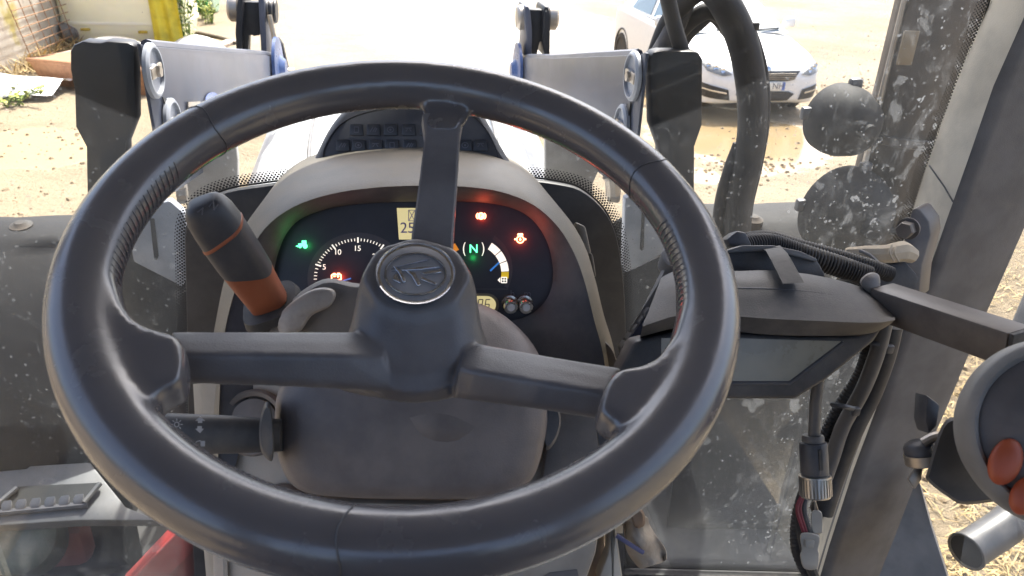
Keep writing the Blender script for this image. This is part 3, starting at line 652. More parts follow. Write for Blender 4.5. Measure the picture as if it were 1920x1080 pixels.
# ================================================================== FRONT LOADER
ld = thing("front_loader", "blue grey front loader with black posts either side of the bonnet", "front loader", (0, 1.4, 1.5))
plateM = M("bracket_paint", (.26, .28, .33), .38, dust=.4, dcol=(.36, .33, .30), ds=5)
for sd in (-1, 1):
    # black rear post plate
    if sd < 0: pxo = [(131, 96), (138, 84), (155, 77), (172, 79), (188, 80), (200, 77), (240, 80), (252, 86), (254, 224), (236, 270), (239, 420), (300, 560), (150, 560), (163, 385), (161, 276), (141, 238), (139, 170), (131, 130)]
    else: pxo = [(1318, 112), (1310, 98), (1298, 96), (1240, 95), (1226, 98), (1219, 106), (1222, 235), (1238, 280), (1238, 430), (1200, 560), (1340, 560), (1302, 440), (1303, 275), (1317, 235)]
    pts = [oY(x, y, 1.30) for x, y in pxo]
    obj("post", g_prism(pts, V((0, .035, 0)), .004), blackpaint, ld)
    # long inner arm plate, drawn in the plane X = const
    k = -.403 if sd < 0 else .411
    if sd < 0: pxa = [(254, 90), (262, 82), (275, 86), (350, 92), (440, 99), (500, 103), (518, 110), (527, 128), (532, 160), (500, 215), (430, 290), (330, 360), (239, 420), (237, 290), (254, 230)]
    else: pxa = [(1219, 104), (1208, 98), (1196, 103), (1110, 106), (1040, 109), (985, 108), (970, 117), (966, 132), (962, 165), (1000, 215), (1050, 270), (1130, 330), (1238, 420), (1238, 285), (1221, 235)]
    pa = [oX(x, y, k) for x, y in pxa]; pa = [V((p.x, max(p.y, 1.304), p.z)) for p in pa]
    ar = obj("arm_plate", g_prism(pa, V((sd*.006, 0, 0)), .002), bluepaint, ld)
    obj("top_flange", g_tube([oX(x, y, k+sd*.02) for x, y in (pxa[2:8])], .011, 8), bluepaint, ld)
    # pivot pins on the plate
    pins = [(283, 133, .039), (320, 232, .039)] if sd < 0 else [(1190, 143, .039), (1170, 236, .036)]
    for n_, (x, y, r) in enumerate(pins):
        c_ = oX(x, y, k-sd*.002); axx = V((-sd, 0, 0))
        pn = obj("pivot_pin", g_lathe(c_, axx, [(r*1.12, 0), (r*1.12, .006), (r*1.0, .010), (r*.92, .010), (r*.9, .004), (r*.3, .004), (r*.28, .010), (0, .011)], 32), plateM, ld)
        obj("keeper_plate", g_box(c_+axx*.008, (.005, r*1.5, r*.5), bevel=.003), steel, pn)
        obj("bolt", g_lathe(c_+axx*.010, axx, [(.010, 0), (.010, .006), (0, .007)], 6), steel, pn)
    # slot-shaped dark recess and a small label plate
    rc = [(303, 182), (312, 186), (335, 210), (347, 232), (322, 240), (312, 205)] if sd < 0 else [(1184, 190), (1170, 205), (1140, 225), (1150, 240), (1178, 232)]
    obj("recess", g_prism([oX(x, y, k-sd*.0025) for x, y in rc], V((-sd*.002, 0, 0))), blackpaint, ld)
    if sd < 0:
        obj("label_plate", g_prism([oX(x, y, k-sd*.003) for x, y in [(351, 191), (374, 190), (376, 222), (353, 224)]], V((-sd*.002, 0, 0))), steel, ld)
        obj("touch_up_patch", g_prism([oX(x, y, k-sd*.003) for x, y in circ(398, 188, 13, 15)], V((-sd*.001, 0, 0))), M("blue_touch_up", (.07, .12, .34), .3), ld)
    # end knuckle bolt
    ex_, ey_ = (519, 130) if sd < 0 else (973, 135)
    c_ = oX(ex_, ey_, k-sd*.004)
    obj("knuckle_pin", g_lathe(c_, V((-sd, 0, 0)), [(.10, 0), (.10, .01), (.07, .014), (.045, .014), (.03, .03), (0, .03)], 28), M("dark_blue_paint", (.05, .085, .2), .3), ld)
    # upright linkage bracket at the arm's front end
    yb = 2.72
    if sd < 0: p1 = [(444, 10), (448, -12), (454, -12), (456, 20), (452, 100), (450, 112), (443, 100), (441, 60)]; p2 = [(484, 0), (487, -12), (493, -12), (496, 5), (499, 60), (501, 108), (490, 108), (487, 55)]; web = [(453, 4), (486, 4), (487, 66), (474, 68), (475, 66), (466, 66), (465, 100), (452, 100)]
    else: p1 = [(983, 25), (985, 12), (991, 12), (994, 20), (998, 60), (997, 108), (984, 108), (987, 70)]; p2 = [(1019, 20), (1022, 12), (1028, 13), (1032, 30), (1031, 108), (1022, 108), (1017, 76)]; web = [(992, 18), (1019, 18), (1021, 76), (1012, 78), (1006, 106), (998, 106), (997, 78)]
    for p_ in (p1, p2): obj("link_plate", g_prism([oY(x, y, yb) for x, y in p_], V((0, .16, 0)), .004), bluepaint if p_ is p2 and sd < 0 or p_ is p1 and sd > 0 else blackpaint, ld)
    obj("link_web", g_prism([oY(x, y, yb+.03) for x, y in web], V((0, .05, 0)), .003), blackpaint, ld)
    if sd < 0: a_, b_ = oY(440, 16, yb+.06), oY(508, 20, yb+.06)
    else: a_, b_ = oY(979, 33, yb+.06), oY(1035, 33, yb+.06)
    obj("link_pin", g_tube([a_, b_], .028, 16, smooth=False), blackpaint, ld)
    for q_ in (a_, b_): obj("pin_head", g_lathe(q_, (b_-a_), [(.034, -.02), (.042, -.012), (.042, .012), (.03, .02), (0, .02)], 20), steel, ld)
    if sd < 0:
        obj("indicator_rod", g_tube([oY(505, 28, yb), oY(518, 90, yb), oY(527, 135, yb)], .008, 8), steel, ld)
        obj("stop_arm", g_prism([oY(x, y, yb+.1) for x, y in [(521, 70), (530, 84), (541, 134), (531, 136)]], V((0, .03, 0)), .003), blackpaint, ld)
        obj("stop_foot", g_lathe(oY(536, 138, yb+.1), (1, .1, 0), [(.016, -.03), (.02, -.03), (.02, .03), (0, .03)], 14), steel, ld)
        for k2 in range(4): obj("pin_washer", g_lathe(b_+V((-.03+.014*k2, -.012, .0)), b_-a_, [(.036, 0), (.038, .004), (.036, .009)], 18), blackpaint, ld)
    # mounting plate low down, with a slot
    if sd < 0: mp_ = [(236, 396), (318, 376), (345, 400), (352, 440), (352, 520), (340, 540), (325, 530), (250, 492), (246, 470)]; sl = [(281, 410), (289, 410), (297, 480), (294, 487), (289, 486)]
    else: mp_ = [(1172, 372), (1226, 345), (1258, 380), (1254, 460), (1240, 478), (1175, 512), (1168, 500)]; sl = [(1204, 395), (1209, 395), (1207, 468), (1203, 470), (1200, 467)]
    mo = obj("mounting_plate", g_prism([oY(x, y, 1.24) for x, y in mp_], V((0, .02, 0)), .004), plateM, ld)
    obj("slot", g_prism([oY(x, y, 1.2385) for x, y in sl], V((0, .001, 0))), M("slot_gap_black", (.02, .02, .024), .6), mo)
    obj("brace_plate", g_prism([oY(x, y, 1.28) for x, y in ([(236, 400), (352, 520), (350, 800), (300, 800), (225, 560)] if sd < 0 else [(1262, 470), (1170, 512), (1172, 800), (1230, 800), (1280, 560)])], V((0, .03, 0)), .004), blackpaint, ld)

hs = thing("loader_bracket_pipe", "small dark elbow fitting on the bracket beside the left loader post", "pipe fitting", tuple(oY(342, 350, 1.5)))
obj("fitting", g_tube([oY(338, 330, 1.5), oY(341, 350, 1.5), oY(343, 366, 1.5)], .012, 10), steel, hs)
obj("collar", g_tube([oY(334, 362, 1.5), oY(352, 362, 1.5)], .016, 10, smooth=False), steel, hs)
hs = thing("loader_bracket_pipe", "small grey elbow fitting behind the rim right of the bonnet", "pipe fitting", tuple(oY(1148, 345, 1.5)))
obj("fitting", g_tube([oY(1140, 325, 1.5), oY(1148, 335, 1.5), oY(1150, 365, 1.5)], .016, 10), steel, hs)
obj("collar", g_tube([oY(1142, 368, 1.5), oY(1160, 370, 1.5)], .012, 10, smooth=False), steel, hs)

# ------------------------------------------------------------------ hydraulic hoses looping over the right post
hoseM = M("hose_sleeve", (.016, .016, .019), .6, dust=.18, dcol=(.07, .052, .045), ds=7, bump=.5, bs=160)
def hose(lab, px, y_, r):
    P_ = [oY(x, y, y_+(dy if dy else 0)) for x, y, dy in px]
    o = thing("hydraulic_hose", lab, "hose", tuple(P_[-1]), "hydraulic hoses of the loader")
    obj("sleeve", g_tube(P_, r, 16, 8), hoseM, o)
    return o
hose("thickest black hose sleeve, arching over and down right of the loader post", [(1222, 125, .1), (1250, 50, .08), (1282, 4, .05), (1318, -22, .03), (1352, -2, 0), (1388, 66, 0), (1407, 150, 0), (1411, 230, 0), (1402, 300, 0), (1385, 380, 0), (1378, 480, 0)], 1.42, [.018, .019, .022, .028, .029, .029, .029, .029])
hose("black hose forming the inner arch over the right loader post", [(1250, 115, .1), (1275, 60, .06), (1310, 28, .03), (1340, 22, .02), (1372, 52, .04), (1396, 130, .08)], 1.47, .0165)
hose("black hose doubled against the inner arch, lower one", [(1262, 118, .1), (1285, 72, .08), (1312, 44, .06), (1338, 30, .05), (1372, 70, .09)], 1.53, .013)
hose("straight black hose running up from the post top to the frame edge", [(1232, 112, 0), (1260, 62, .02), (1285, 0, .04), (1300, -60, .05)], 1.46, .020)
hose("dark strap-like hose hanging down over the right loader post's top", [(1246, -30, 0), (1262, 40, 0), (1278, 95, 0), (1292, 150, .03)], 1.33, .0135)
hose("slim outer hose bowing beyond the thickest sleeve on its right", [(1362, -40, 0), (1392, 20, 0), (1420, 80, 0), (1436, 150, 0), (1437, 230, 0), (1424, 310, 0), (1406, 390, 0), (1400, 470, 0)], 1.45, .0068)
hose("slim inner hose leaning left at the foot of the thickest sleeve", [(1385, 270, 0), (1366, 320, 0), (1350, 380, 0), (1340, 470, 0)], 1.43, .0115)
hc = thing("hose_clip", "small black clip on the outer edge of the thickest hose", "clip", tuple(oY(1412, 50, 1.42)))
obj("band", g_tube([oY(1392, 44, 1.41), oY(1412, 49, 1.41), oY(1420, 50, 1.41)], .006, 8), rubber, hc)
obj("head", g_box(oY(1416, 49, 1.41), (.014, .012, .014), bevel=.003), rubber, hc)

# ================================================================== CAB SHELL
cab = thing("tractor_cab", "beige trimmed tractor cab with dusty splashed windscreen and right front pillar", "tractor cab", (0, .4, 1.1))
def glass_material(name, dirty=True):
    m = bpy.data.materials.new(name); m.use_nodes = True; n = N(m); t = m.node_tree
    t.nodes.remove(t.nodes['Principled BSDF']); out = t.nodes['Material Output']
    ve = n('TexCoord').outputs['Object']
    tr = n('BsdfTransparent'); tr.inputs[0].default_value = (.95, .965, .96, 1)
    gl = n('BsdfGlossy'); gl.inputs['Roughness'].default_value = .02; gl.inputs[0].default_value = (1, 1, 1, 1)
    fr = n('Fresnel'); fr.inputs[0].default_value = 1.35
    base = n('MixShader'); n.link(n.math('MULTIPLY', fr.outputs[0], .22), base.inputs[0]); n.link(tr.outputs[0], base.inputs[1]); n.link(gl.outputs[0], base.inputs[2])
    if not dirty:
        n.link(base.outputs[0], out.inputs[0]); return m
    sx = n('SeparateXYZ'); n.link(ve, sx.inputs[0]); X, Z = sx.outputs[0], sx.outputs[2]
    # wiper-swept disc around a pivot above the screen
    dx = n.math('SUBTRACT', X, WIPE[0]); dz = n.math('SUBTRACT', Z, WIPE[1])
    rr = n.math('SQRT', n.math('ADD', n.math('MULTIPLY', dx, dx), n.math('MULTIPLY', dz, dz)))
    jit = n.math('MULTIPLY', n.math('SUBTRACT', n.noise(ve, 14, 3), .5), .006)
    rj = n.math('ADD', rr, jit)
    unsw = n.ramp(rj, WIPE[2]-.004, WIPE[2]+.004)
    unsw = n.math('MAXIMUM', unsw, n.ramp(n.math('ABSOLUTE', dx), .60, .66))
    film = n.ramp(n.noise(ve, 5, 7, .62), .25, .75, .026, .070)
    fog = n.ramp(n.noise(ve, 16, 6, .7, 1.2), .5, .8, 0, .045)
    low = n.math('MULTIPLY', n.ramp(Z, 1.35, 2.0, .075, .0), n.ramp(X, -.5, .2, .15, 1.0))
    side = n.ramp(X, .45, .78, .0, .03)
    f = n.math('ADD', n.math('ADD', n.math('ADD', film, fog), low), side)
    # splashes: ragged blots, thrown droplets and fine specks
    def blot(sc, lo, hi, amp, det=5, off=0.0):
        mp_ = n('Mapping'); mp_.inputs['Location'].default_value = (off, 0, off*1.7); mp_.inputs['Scale'].default_value = (1, 1, .75); n.link(ve, mp_.inputs[0])
        return n.ramp(n.noise(mp_.outputs[0], sc, det, .62, .6), lo, hi, 0, amp)
    def splash(sc, th, keep, amp, dist):
        wv = n('VectorMath', operation='ADD'); nz = n('TexNoise'); nz.inputs['Scale'].default_value = sc*1.3; nz.inputs['Detail'].default_value = 5; n.link(ve, nz.inputs[0])
        cz = n('VectorMath', operation='SUBTRACT'); cz.inputs[1].default_value = (.5, .5, .5); n.link(nz.outputs[1], cz.inputs[0])
        sc_ = n('VectorMath', operation='SCALE'); sc_.inputs['Scale'].default_value = dist; n.link(cz.outputs[0], sc_.inputs[0]); n.link(ve, wv.inputs[0]); n.link(sc_.outputs[0], wv.inputs[1])
        v = n('TexVoronoi'); v.inputs['Scale'].default_value = sc; v.inputs['Randomness'].default_value = 1; n.link(wv.outputs[0], v.inputs['Vector'])
        sc3 = n('SeparateColor'); n.link(v.outputs['Color'], sc3.inputs[0])
        th2 = n.math('MULTIPLY', n.math('POWER', sc3.outputs[1], 1.6), th)
        inside = n.ramp(n.math('DIVIDE', v.outputs['Distance'], n.math('MAXIMUM', th2, .001)), .75, 1.0, 1.0, 0.0)
        on = n.math('GREATER_THAN', sc3.outputs[0], 1-keep)
        a_ = n.math('MULTIPLY', n.math('ADD', sc3.outputs[2], .25), amp)
        return n.math('MULTIPLY', n.math('MULTIPLY', inside, on), a_)
    sp = n.math('MAXIMUM', n.math('MAXIMUM', splash(26, .5, .30, .13, .05), splash(75, .5, .34, .22, .016)), splash(190, .5, .40, .21, .005))
    sp = n.math('MAXIMUM', sp, n.math('MAXIMUM', blot(38, .62, .74, .13), blot(16, .60, .76, .10, 7, 3.0)))
    sp = n.math('MAXIMUM', sp, blot(120, .68, .73, .22, 3, 7.0))
    sidem = n.ramp(X, .50, .72)
    sp = n.math('MAXIMUM', sp, n.math('MULTIPLY', sidem, n.math('MAXIMUM', n.math('MAXIMUM', blot(55, .55, .68, .12, 6, 11.0), splash(48, .6, .6, .20, .04)), blot(20, .52, .72, .09, 7, 5.0))))
    dens = n.ramp(X, .40, .72, .75, 2.0)
    f = n.math('ADD', f, n.math('MULTIPLY', sp, dens))
    f = n.math('MULTIPLY', f, unsw)
    # scratches and smears left by the blade inside the swept disc
    cv = n('CombineXYZ'); n.link(n.math('MULTIPLY', rr, 110), cv.inputs[0]); n.link(n.math('MULTIPLY', n.math('ARCTAN2', dx, dz), 2.0), cv.inputs[1])
    sm = n.ramp(n.noise(cv.outputs[0], 1.0, 4, .6), .52, .78, 0, .045)
    edge = n.ramp(rr, WIPE[2]-.14, WIPE[2], .25, 1.0)
    spk = n.math('MULTIPLY', splash(60, .3, .12, .35, .01), 1.0)
    cl = n.math('ADD', n.math('ADD', n.math('MULTIPLY', sm, edge), .006), spk)
    f = n.math('ADD', f, n.math('MULTIPLY', cl, n.math('SUBTRACT', 1.0, unsw)), clamp=True)
    df = n('BsdfDiffuse'); df.inputs[0].default_value = (.44, .455, .47, 1); tl = n('BsdfTranslucent'); tl.inputs[0].default_value = (.44, .455, .47, 1)
    dm = n('MixShader'); dm.inputs[0].default_value = .42; n.link(df.outputs[0], dm.inputs[1]); n.link(tl.outputs[0], dm.inputs[2])
    fin = n('MixShader'); n.link(n.math('MINIMUM', f, .72), fin.inputs[0]); n.link(base.outputs[0], fin.inputs[1]); n.link(dm.outputs[0], fin.inputs[2])
    n.link(fin.outputs[0], out.inputs[0]); return m
WIPE = (.015, 3.13, .955)
def fit_circle():
    P_ = [oY(x, y, 1.0) for x, y in [(135, 183), (254, 224), (300, 240), (1440, 140), (1310, 205), (1190, 255)]]
    best = None
    for zc in [2.6+.02*i for i in range(60)]:
        for xc in (-.04, -.02, 0, .02, .04, .06):
            r = [math.hypot(p.x-xc, p.z-zc) for p in P_]; m_ = sum(r)/6; e = sum((q-m_)**2 for q in r)
            if best is None or e < best[0]: best = (e, xc, zc, m_)
    return best[1:]
WIPE = fit_circle()
gdirty = glass_material("dusty_windscreen"); gclean = glass_material("clear_glass", False)
ws = obj("windscreen", g_prism([V((-.86, 1.0, 1.30)), V((.80, 1.0, 1.30)), V((.86, 1.0, 3.02)), V((-.86, 1.0, 3.02))], V((0, .006, 0))), [gclean, gdirty], cab, loc=(0, 0, 0), flat=True, mi=lambda f: 1 if f.normal.y > .5 else 0)
# frit of printed dots along the glass edges
def frit_material():
    m = bpy.data.materials.new("frit_dots"); m.use_nodes = True; n = N(m); t = m.node_tree; b = t.nodes['Principled BSDF']; out = t.nodes['Material Output']
    b.inputs['Base Color'].default_value = (.012, .012, .014, 1); b.inputs['Roughness'].default_value = .4
    uv = n('UVMap'); s = n('SeparateXYZ'); n.link(uv.outputs[0], s.inputs[0]); U, Vv = s.outputs[0], s.outputs[1]
    P_ = .0046
    u = n.math('DIVIDE', U, P_); v = n.math('DIVIDE', Vv, P_*.62)
    row = n.math('FLOOR', v); u2 = n.math('ADD', u, n.math('MULTIPLY', n.math('MODULO', row, 2.0), .5))
    du = n.math('SUBTRACT', n.math('FRACT', u2), .5); dv = n.math('MULTIPLY', n.math('SUBTRACT', n.math('FRACT', v), .5), .62)
    r = n.math('SQRT', n.math('ADD', n.math('MULTIPLY', du, du), n.math('MULTIPLY', dv, dv)))
    lim = n.ramp(Vv, .0, .020, .40, .20)
    dot = n.math('LESS_THAN', r, lim)
    solid = n.math('LESS_THAN', Vv, .0025)
    tr = n('BsdfTransparent'); mx = n('MixShader'); n.link(n.math('MAXIMUM', dot, solid), mx.inputs[0]); n.link(tr.outputs[0], mx.inputs[1]); n.link(b.outputs[0], mx.inputs[2]); n.link(mx.outputs[0], out.inputs[0]); return m
fritm = frit_material()
def frit(path, w, flip=1, y_=.9985):
    P_ = [oY(x, y, y_) for x, y in path]; n_ = len(P_); rows = []; us = [0]
    for i in range(1, n_): us.append(us[-1]+(P_[i]-P_[i-1]).length)
    inn, outr = [], []
    for i, p in enumerate(P_):
        t = (P_[min(i+1, n_-1)]-P_[max(i-1, 0)]).normalized(); q = V((-t.z, 0, t.x))*flip*w
        inn.append(p); outr.append(p+q)
    o = obj("frit_band", g_loft([inn, outr], False, False), fritm, cab, flat=True)
    uvl = o.data.uv_layers.new(name="UVMap"); base = wloc(o)
    for lp in o.data.loops:
        k = lp.vertex_index; i = k % n_; uvl.data[lp.index].uv = (us[i], 0.0 if k < n_ else w)
    return o
FL = [(368, 1085), (362, 960), (357, 860), (356, 700), (354, 600), (352, 500), (351, 440), (360, 405), (385, 375), (430, 355), (490, 345), (545, 338)]
FR = [(985, 333), (1040, 340), (1085, 352), (1125, 385), (1148, 425), (1160, 480), (1168, 560), (1170, 650), (1171, 800), (1168, 1000), (1166, 1085)]
frit(cat2(FL, 5), .016, 1); frit(cat2(FR, 5), .016, 1)
frit(cat2([(1862, -30), (1858, 0), (1792, 180), (1745, 300), (1712, 400), (1684, 480), (1655, 620), (1606, 764), (1571, 875), (1530, 1017), (1508, 1090)], 4), .020, -1)
frit([(1166, 1064), (1300, 1068), (1510, 1073)], .016, 1)
# black scuttle panel filling the screen's cut-out behind the dashboard
SC = cat2(FL, 3)+cat2(FR, 3)
obj("scuttle_panel", g_prism([oY(x, y, .992) for x, y in SC], V((0, -.012, 0)), .002), M("scuttle_black", (.022, .023, .027), .5, dust=.12), cab)
obj("lower_seal", g_bar(oY(1150, 1076, .995), oY(1560, 1086, .995), .02, .02), rubber, cab)
# pillar trim, right (lofted) and left
def ln(p, q, k): return p+(q-p)*k
Lp = [(2010, -420), (1864, 0), (1800, 150), (1746, 300), (1714, 400), (1692, 480), (1660, 618), (1611, 764), (1575, 875), (1533, 1017), (1500, 1120), (1440, 1300)]
Mp = [(2040, -420), (1930, 30), (1872, 160), (1824, 300), (1788, 400), (1752, 500), (1690, 625), (1648, 764), (1606, 875), (1560, 1017), (1530, 1120), (1475, 1300)]
Rp = [(2330, -420), (2095, 0), (2030, 150), (1972, 300), (1932, 400), (1893, 490), (1838, 612), (1778, 757), (1733, 860), (1688, 1005), (1648, 1120), (1590, 1300)]
rings = []; rings2 = []
for a, b_, c_ in zip(Lp, Mp, Rp):
    A, B_, Cc = oY(a[0], a[1], .985), oY(b_[0], b_[1], .915), oY(c_[0], c_[1], .94)
    m1 = A.lerp(B_, .55)+V((-.006, -.006, 0)); m2 = B_.lerp(Cc, .12)+V((0, -.006, 0)); m3 = B_.lerp(Cc, .9)+V((.0, -.004, 0))
    b1 = B_.lerp(m1, .25)+V((-.003, -.004, 0)); b2 = B_.lerp(m2, .4)+V((0, -.003, 0))
    rings.append([A, m1, b1, b1+V((.004, .02, 0)), A+V((.01, .02, 0))])
    rings2.append([b1+V((.0006, .0016, 0)), b2, m2, B_.lerp(Cc, .5)+V((0, -.009, 0)), m3, Cc, Cc+V((.0, .05, 0)), A.lerp(Cc, .5)+V((0, .06, 0)), b1+V((.003, .016, 0))])
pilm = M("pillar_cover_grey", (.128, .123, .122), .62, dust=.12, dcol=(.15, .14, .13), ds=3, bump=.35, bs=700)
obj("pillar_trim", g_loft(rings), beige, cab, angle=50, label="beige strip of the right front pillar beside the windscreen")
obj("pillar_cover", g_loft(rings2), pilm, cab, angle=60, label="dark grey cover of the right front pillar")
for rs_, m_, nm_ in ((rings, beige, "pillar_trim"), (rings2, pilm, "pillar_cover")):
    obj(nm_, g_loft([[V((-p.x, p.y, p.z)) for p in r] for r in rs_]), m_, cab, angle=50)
obj("trim_seam", g_tube([p_+V((-.0005, -.0005, 0)) for p_ in (rings[3][0].lerp(rings[4][0], .1), rings[3][1].lerp(rings[4][1], .45), rings[3][2].lerp(rings[4][2], .75))], .0011, 6, smooth=False), dark, cab)
obj("screw_cap", g_lathe(oY(1748, 452, .935), V((-.55, -.75, .05)), [(.0235, -.01), (.0235, .004), (.021, .007), (0, .008)], 28, sx=1.0), beige, cab)
# roof, floor, rear corner posts and panels of the cab
roofm = M("roof_liner", (.16, .155, .15), .8)
obj("roof", g_box((0, .22, 3.07), (1.80, 2.30, .13), bevel=.03), M("roof_shell", (.30, .30, .31), .4), cab)  # unseen; front overhang lengthened to keep sun off the dash
obj("roof_liner", g_box((0, .1, 2.99), (1.66, 1.9, .03), bevel=.01), roofm, cab)
obj("floor", g_box((0, .2, 1.30), (1.6, 1.5, .04)), dark, cab)
for sx_ in (-1, 1):
    obj("rear_post", g_box((sx_*.80, -.72, 2.0), (.09, .10, 2.0), bevel=.02), brownplastic, cab)
    obj("rear_fender_panel", g_box((sx_*.74, -.45, 1.55), (.22, .6, .62), bevel=.05), brownplastic, cab)
    obj("door_sill", g_box((sx_*.83, .3, 1.04), (.06, 1.3, .10), bevel=.01), dark, cab)
obj("rear_panel", g_box((0, -.74, 1.70), (1.55, .06, 1.0), bevel=.02), dark, cab)  # unseen; height chosen to block light from behind
for sx_ in (-1, 1): obj("rear_quarter_light_block", g_box((sx_*.82, -.60, 2.2), (.05, .2, 1.6), bevel=.02), dark, cab)  # unseen strips added to cut light from the rear
obj("seat_back", g_box((0, -.50, 2.12), (.52, .14, .75), bevel=.05, seg=3), rubber, cab)
obj("seat_cushion", g_box((0, -.22, 1.76), (.54, .52, .14), bevel=.05, seg=3), rubber, cab)
obj("seat_pedestal", g_box((0, -.25, 1.50), (.4, .4, .38), bevel=.03), dark, cab)
obj("door_glass", g_prism([V((.875, .97, 1.25)), V((.90, -.68, 1.25)), V((.90, -.68, 2.95)), V((.885, .97, 2.95))], V((.005, 0, 0))), gclean, cab, flat=True)
# ================================================================== DASHBOARD
def ring3(px, d): return [D(x, y, d) for x, y in px]
db = thing("dashboard", "dark instrument panel under a tan cowl behind the steering wheel", "dashboard", tuple(D(785, 600, .8)))
OUT = [(372, 1000), (380, 800), (392, 680), (405, 600), (422, 520), (450, 440), (490, 383), (545, 345), (620, 322), (700, 312), (785, 309), (870, 313), (945, 327), (1010, 356), (1060, 402), (1095, 458), (1115, 520), (1132, 590), (1150, 650), (1160, 720), (1165, 850), (1168, 1000)]
INN = [(408, 1000), (410, 800), (414, 700), (420, 630), (436, 560), (460, 490), (497, 428), (550, 388), (620, 364), (700, 352), (785, 348), (870, 350), (940, 360), (1000, 384), (1046, 425), (1078, 478), (1098, 535), (1114, 600), (1130, 660), (1138, 730), (1140, 850), (1142, 1000)]
BEZ = [(505, 640), (506, 600), (508, 560), (512, 520), (520, 480), (536, 440), (562, 412), (605, 394), (650, 385), (710, 380), (785, 378), (860, 378), (915, 381), (965, 392), (1000, 414), (1024, 450), (1035, 490), (1036, 530), (1022, 565), (990, 592), (940, 604), (880, 610)]
oo, ii, bb_ = cat2(OUT, 4), cat2(INN, 4), cat2(BEZ, 4)
back = [D(x, y, .80)+(V((0, .16, -.02)) if True else 0) for x, y in oo]
# tan cowl: back edge -> crest -> inner lip
mid1 = [a.lerp(b_, .35) for a, b_ in zip(ring3(oo, .835), ring3(ii, .775))]
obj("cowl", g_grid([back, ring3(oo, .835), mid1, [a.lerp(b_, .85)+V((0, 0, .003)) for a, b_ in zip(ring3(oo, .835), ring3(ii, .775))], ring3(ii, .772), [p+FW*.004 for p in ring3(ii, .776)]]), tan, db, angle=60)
obj("bezel", g_grid([ring3(ii, .7755), [a.lerp(b_, .12)-FW*.002 for a, b_ in zip(ring3(ii, .776), ring3(bb_, .800))], [a.lerp(b_, .8) for a, b_ in zip(ring3(ii, .776), ring3(bb_, .797))], ring3(bb_, .800), ring3(bb_, .812)]), dark, db, angle=50)
face_px = [(500, 650)]+bb_+[(860, 640)]
obj("lower_fascia", g_prism([D(x, y, .803) for x, y in [(500, 650), (880, 611), (945, 607), (995, 596), (1030, 570), (1100, 600), (1142, 660), (1142, 1090), (405, 1090), (408, 640)]], FW*.02, .004), dark, db)
DC = .808
cf = obj("cluster_face", g_prism([D(770+(x-770)*1.02, 490+(y-490)*1.04, DC) for x, y in bb_+[(860, 660), (500, 680)]], FW*.004), clusterm, db)
DI = DC-.0004
# tachometer
tc_ = (671, 522)
def pol(c, r, a): return (c[0]+r*math.cos(rad(a))*(1.10 if c == tc_ else 1), c[1]-r*math.sin(rad(a)))
tach = obj("tachometer", [dpoly([pol(tc_, 86, a) for a in range(0, 191, 5)]+[pol(tc_, 72, a) for a in range(190, -1, -5)], DI, .0003)], dialm, db)
tk_ = []; amap = lambda v: 190-(v/5)*33.4-6     # value -> angle
def ang(v): return 160-(v-5)*35/5
for v in [2, 2.7, 3.4, 4.2]+[5+5*i/8 for i in range(25)]:
    a = ang(v); major = abs(v/5-round(v/5)) < 1e-6
    if v > 21: continue
    r0, r1, w_ = (67, 77, 2.6) if major else (70, 75, 1.3)
    tk_.append(dline([pol(tc_, r0, a), pol(tc_, r1, a)], w_, DI-.0006))
obj("tick_marks", tk_, ink, tach)
for s_, x, y in (("5", 608, 501), ("10", 633, 473), ("15", 670, 466), ("20", 705, 481)):
    text("numeral", s_, D(x, y, DI-.0006), 15.5*DC/1440*.92, ink, tach)
obj("needle", dline([(634, 529), (658, 522)], 2.6, DI-.001), needle, tach)
# right dial
rc_ = (885, 505)
dl = obj("fuel_dial", [dpoly([pol(rc_, 76, a) for a in range(-28, 57, 4)]+[pol(rc_, 68, a) for a in range(56, -29, -4)], DI, .0003), dpoly([pol(rc_, 76, a) for a in range(124, 176, 4)]+[pol(rc_, 68, a) for a in range(172, 123, -4)], DI, .0003), dline([(850, 542), (953, 542)], 2.2, DI)], dialm, db)
rc2 = (888, 512)
def segm(a0, a1, m, nm): obj(nm, dpoly([pol(rc2, 66, a0+(a1-a0)*i/6) for i in range(7)]+[pol(rc2, 52, a1-(a1-a0)*i/6) for i in range(7)], DI-.0004, .0003), m, dl)
for a0, a1 in ((59, 40), (38.5, 21), (19.5, 3)): segm(a0, a1, ink, "white_segment")
segm(2, -9, seg_y, "yellow_segment"); segm(140, 122, seg_o, "orange_segment"); segm(156, 142, seg_g, "green_segment")
obj("needle", dline([(919, 508), (936, 492)], 3.2, DI-.001), needle, dl)
obj("fuel_pump_symbol", [dline([(940, 520), (950, 520), (950, 530), (940, 530)], 1.8, DI-.0006, closed=True), dline([(940, 525), (950, 525)], 1.6, DI-.0007), dline([(945, 520), (945, 530)], 1.4, DI-.0008), dpoly([(938, 520), (938, 530), (933, 525)], DI-.0006, .0003)], ink, dl)
obj("bracket_mark", [dpoly(circ(888, 467, 20, 22, 9, 145, 215)+circ(886, 467, 16, 22, 9, 215, 145), DI-.0005, .0003), dpoly(circ(888, 467, 20, 22, 9, -35, 35)+circ(890, 467, 16, 22, 9, 35, -35), DI-.0005, .0003)], ink, dl)
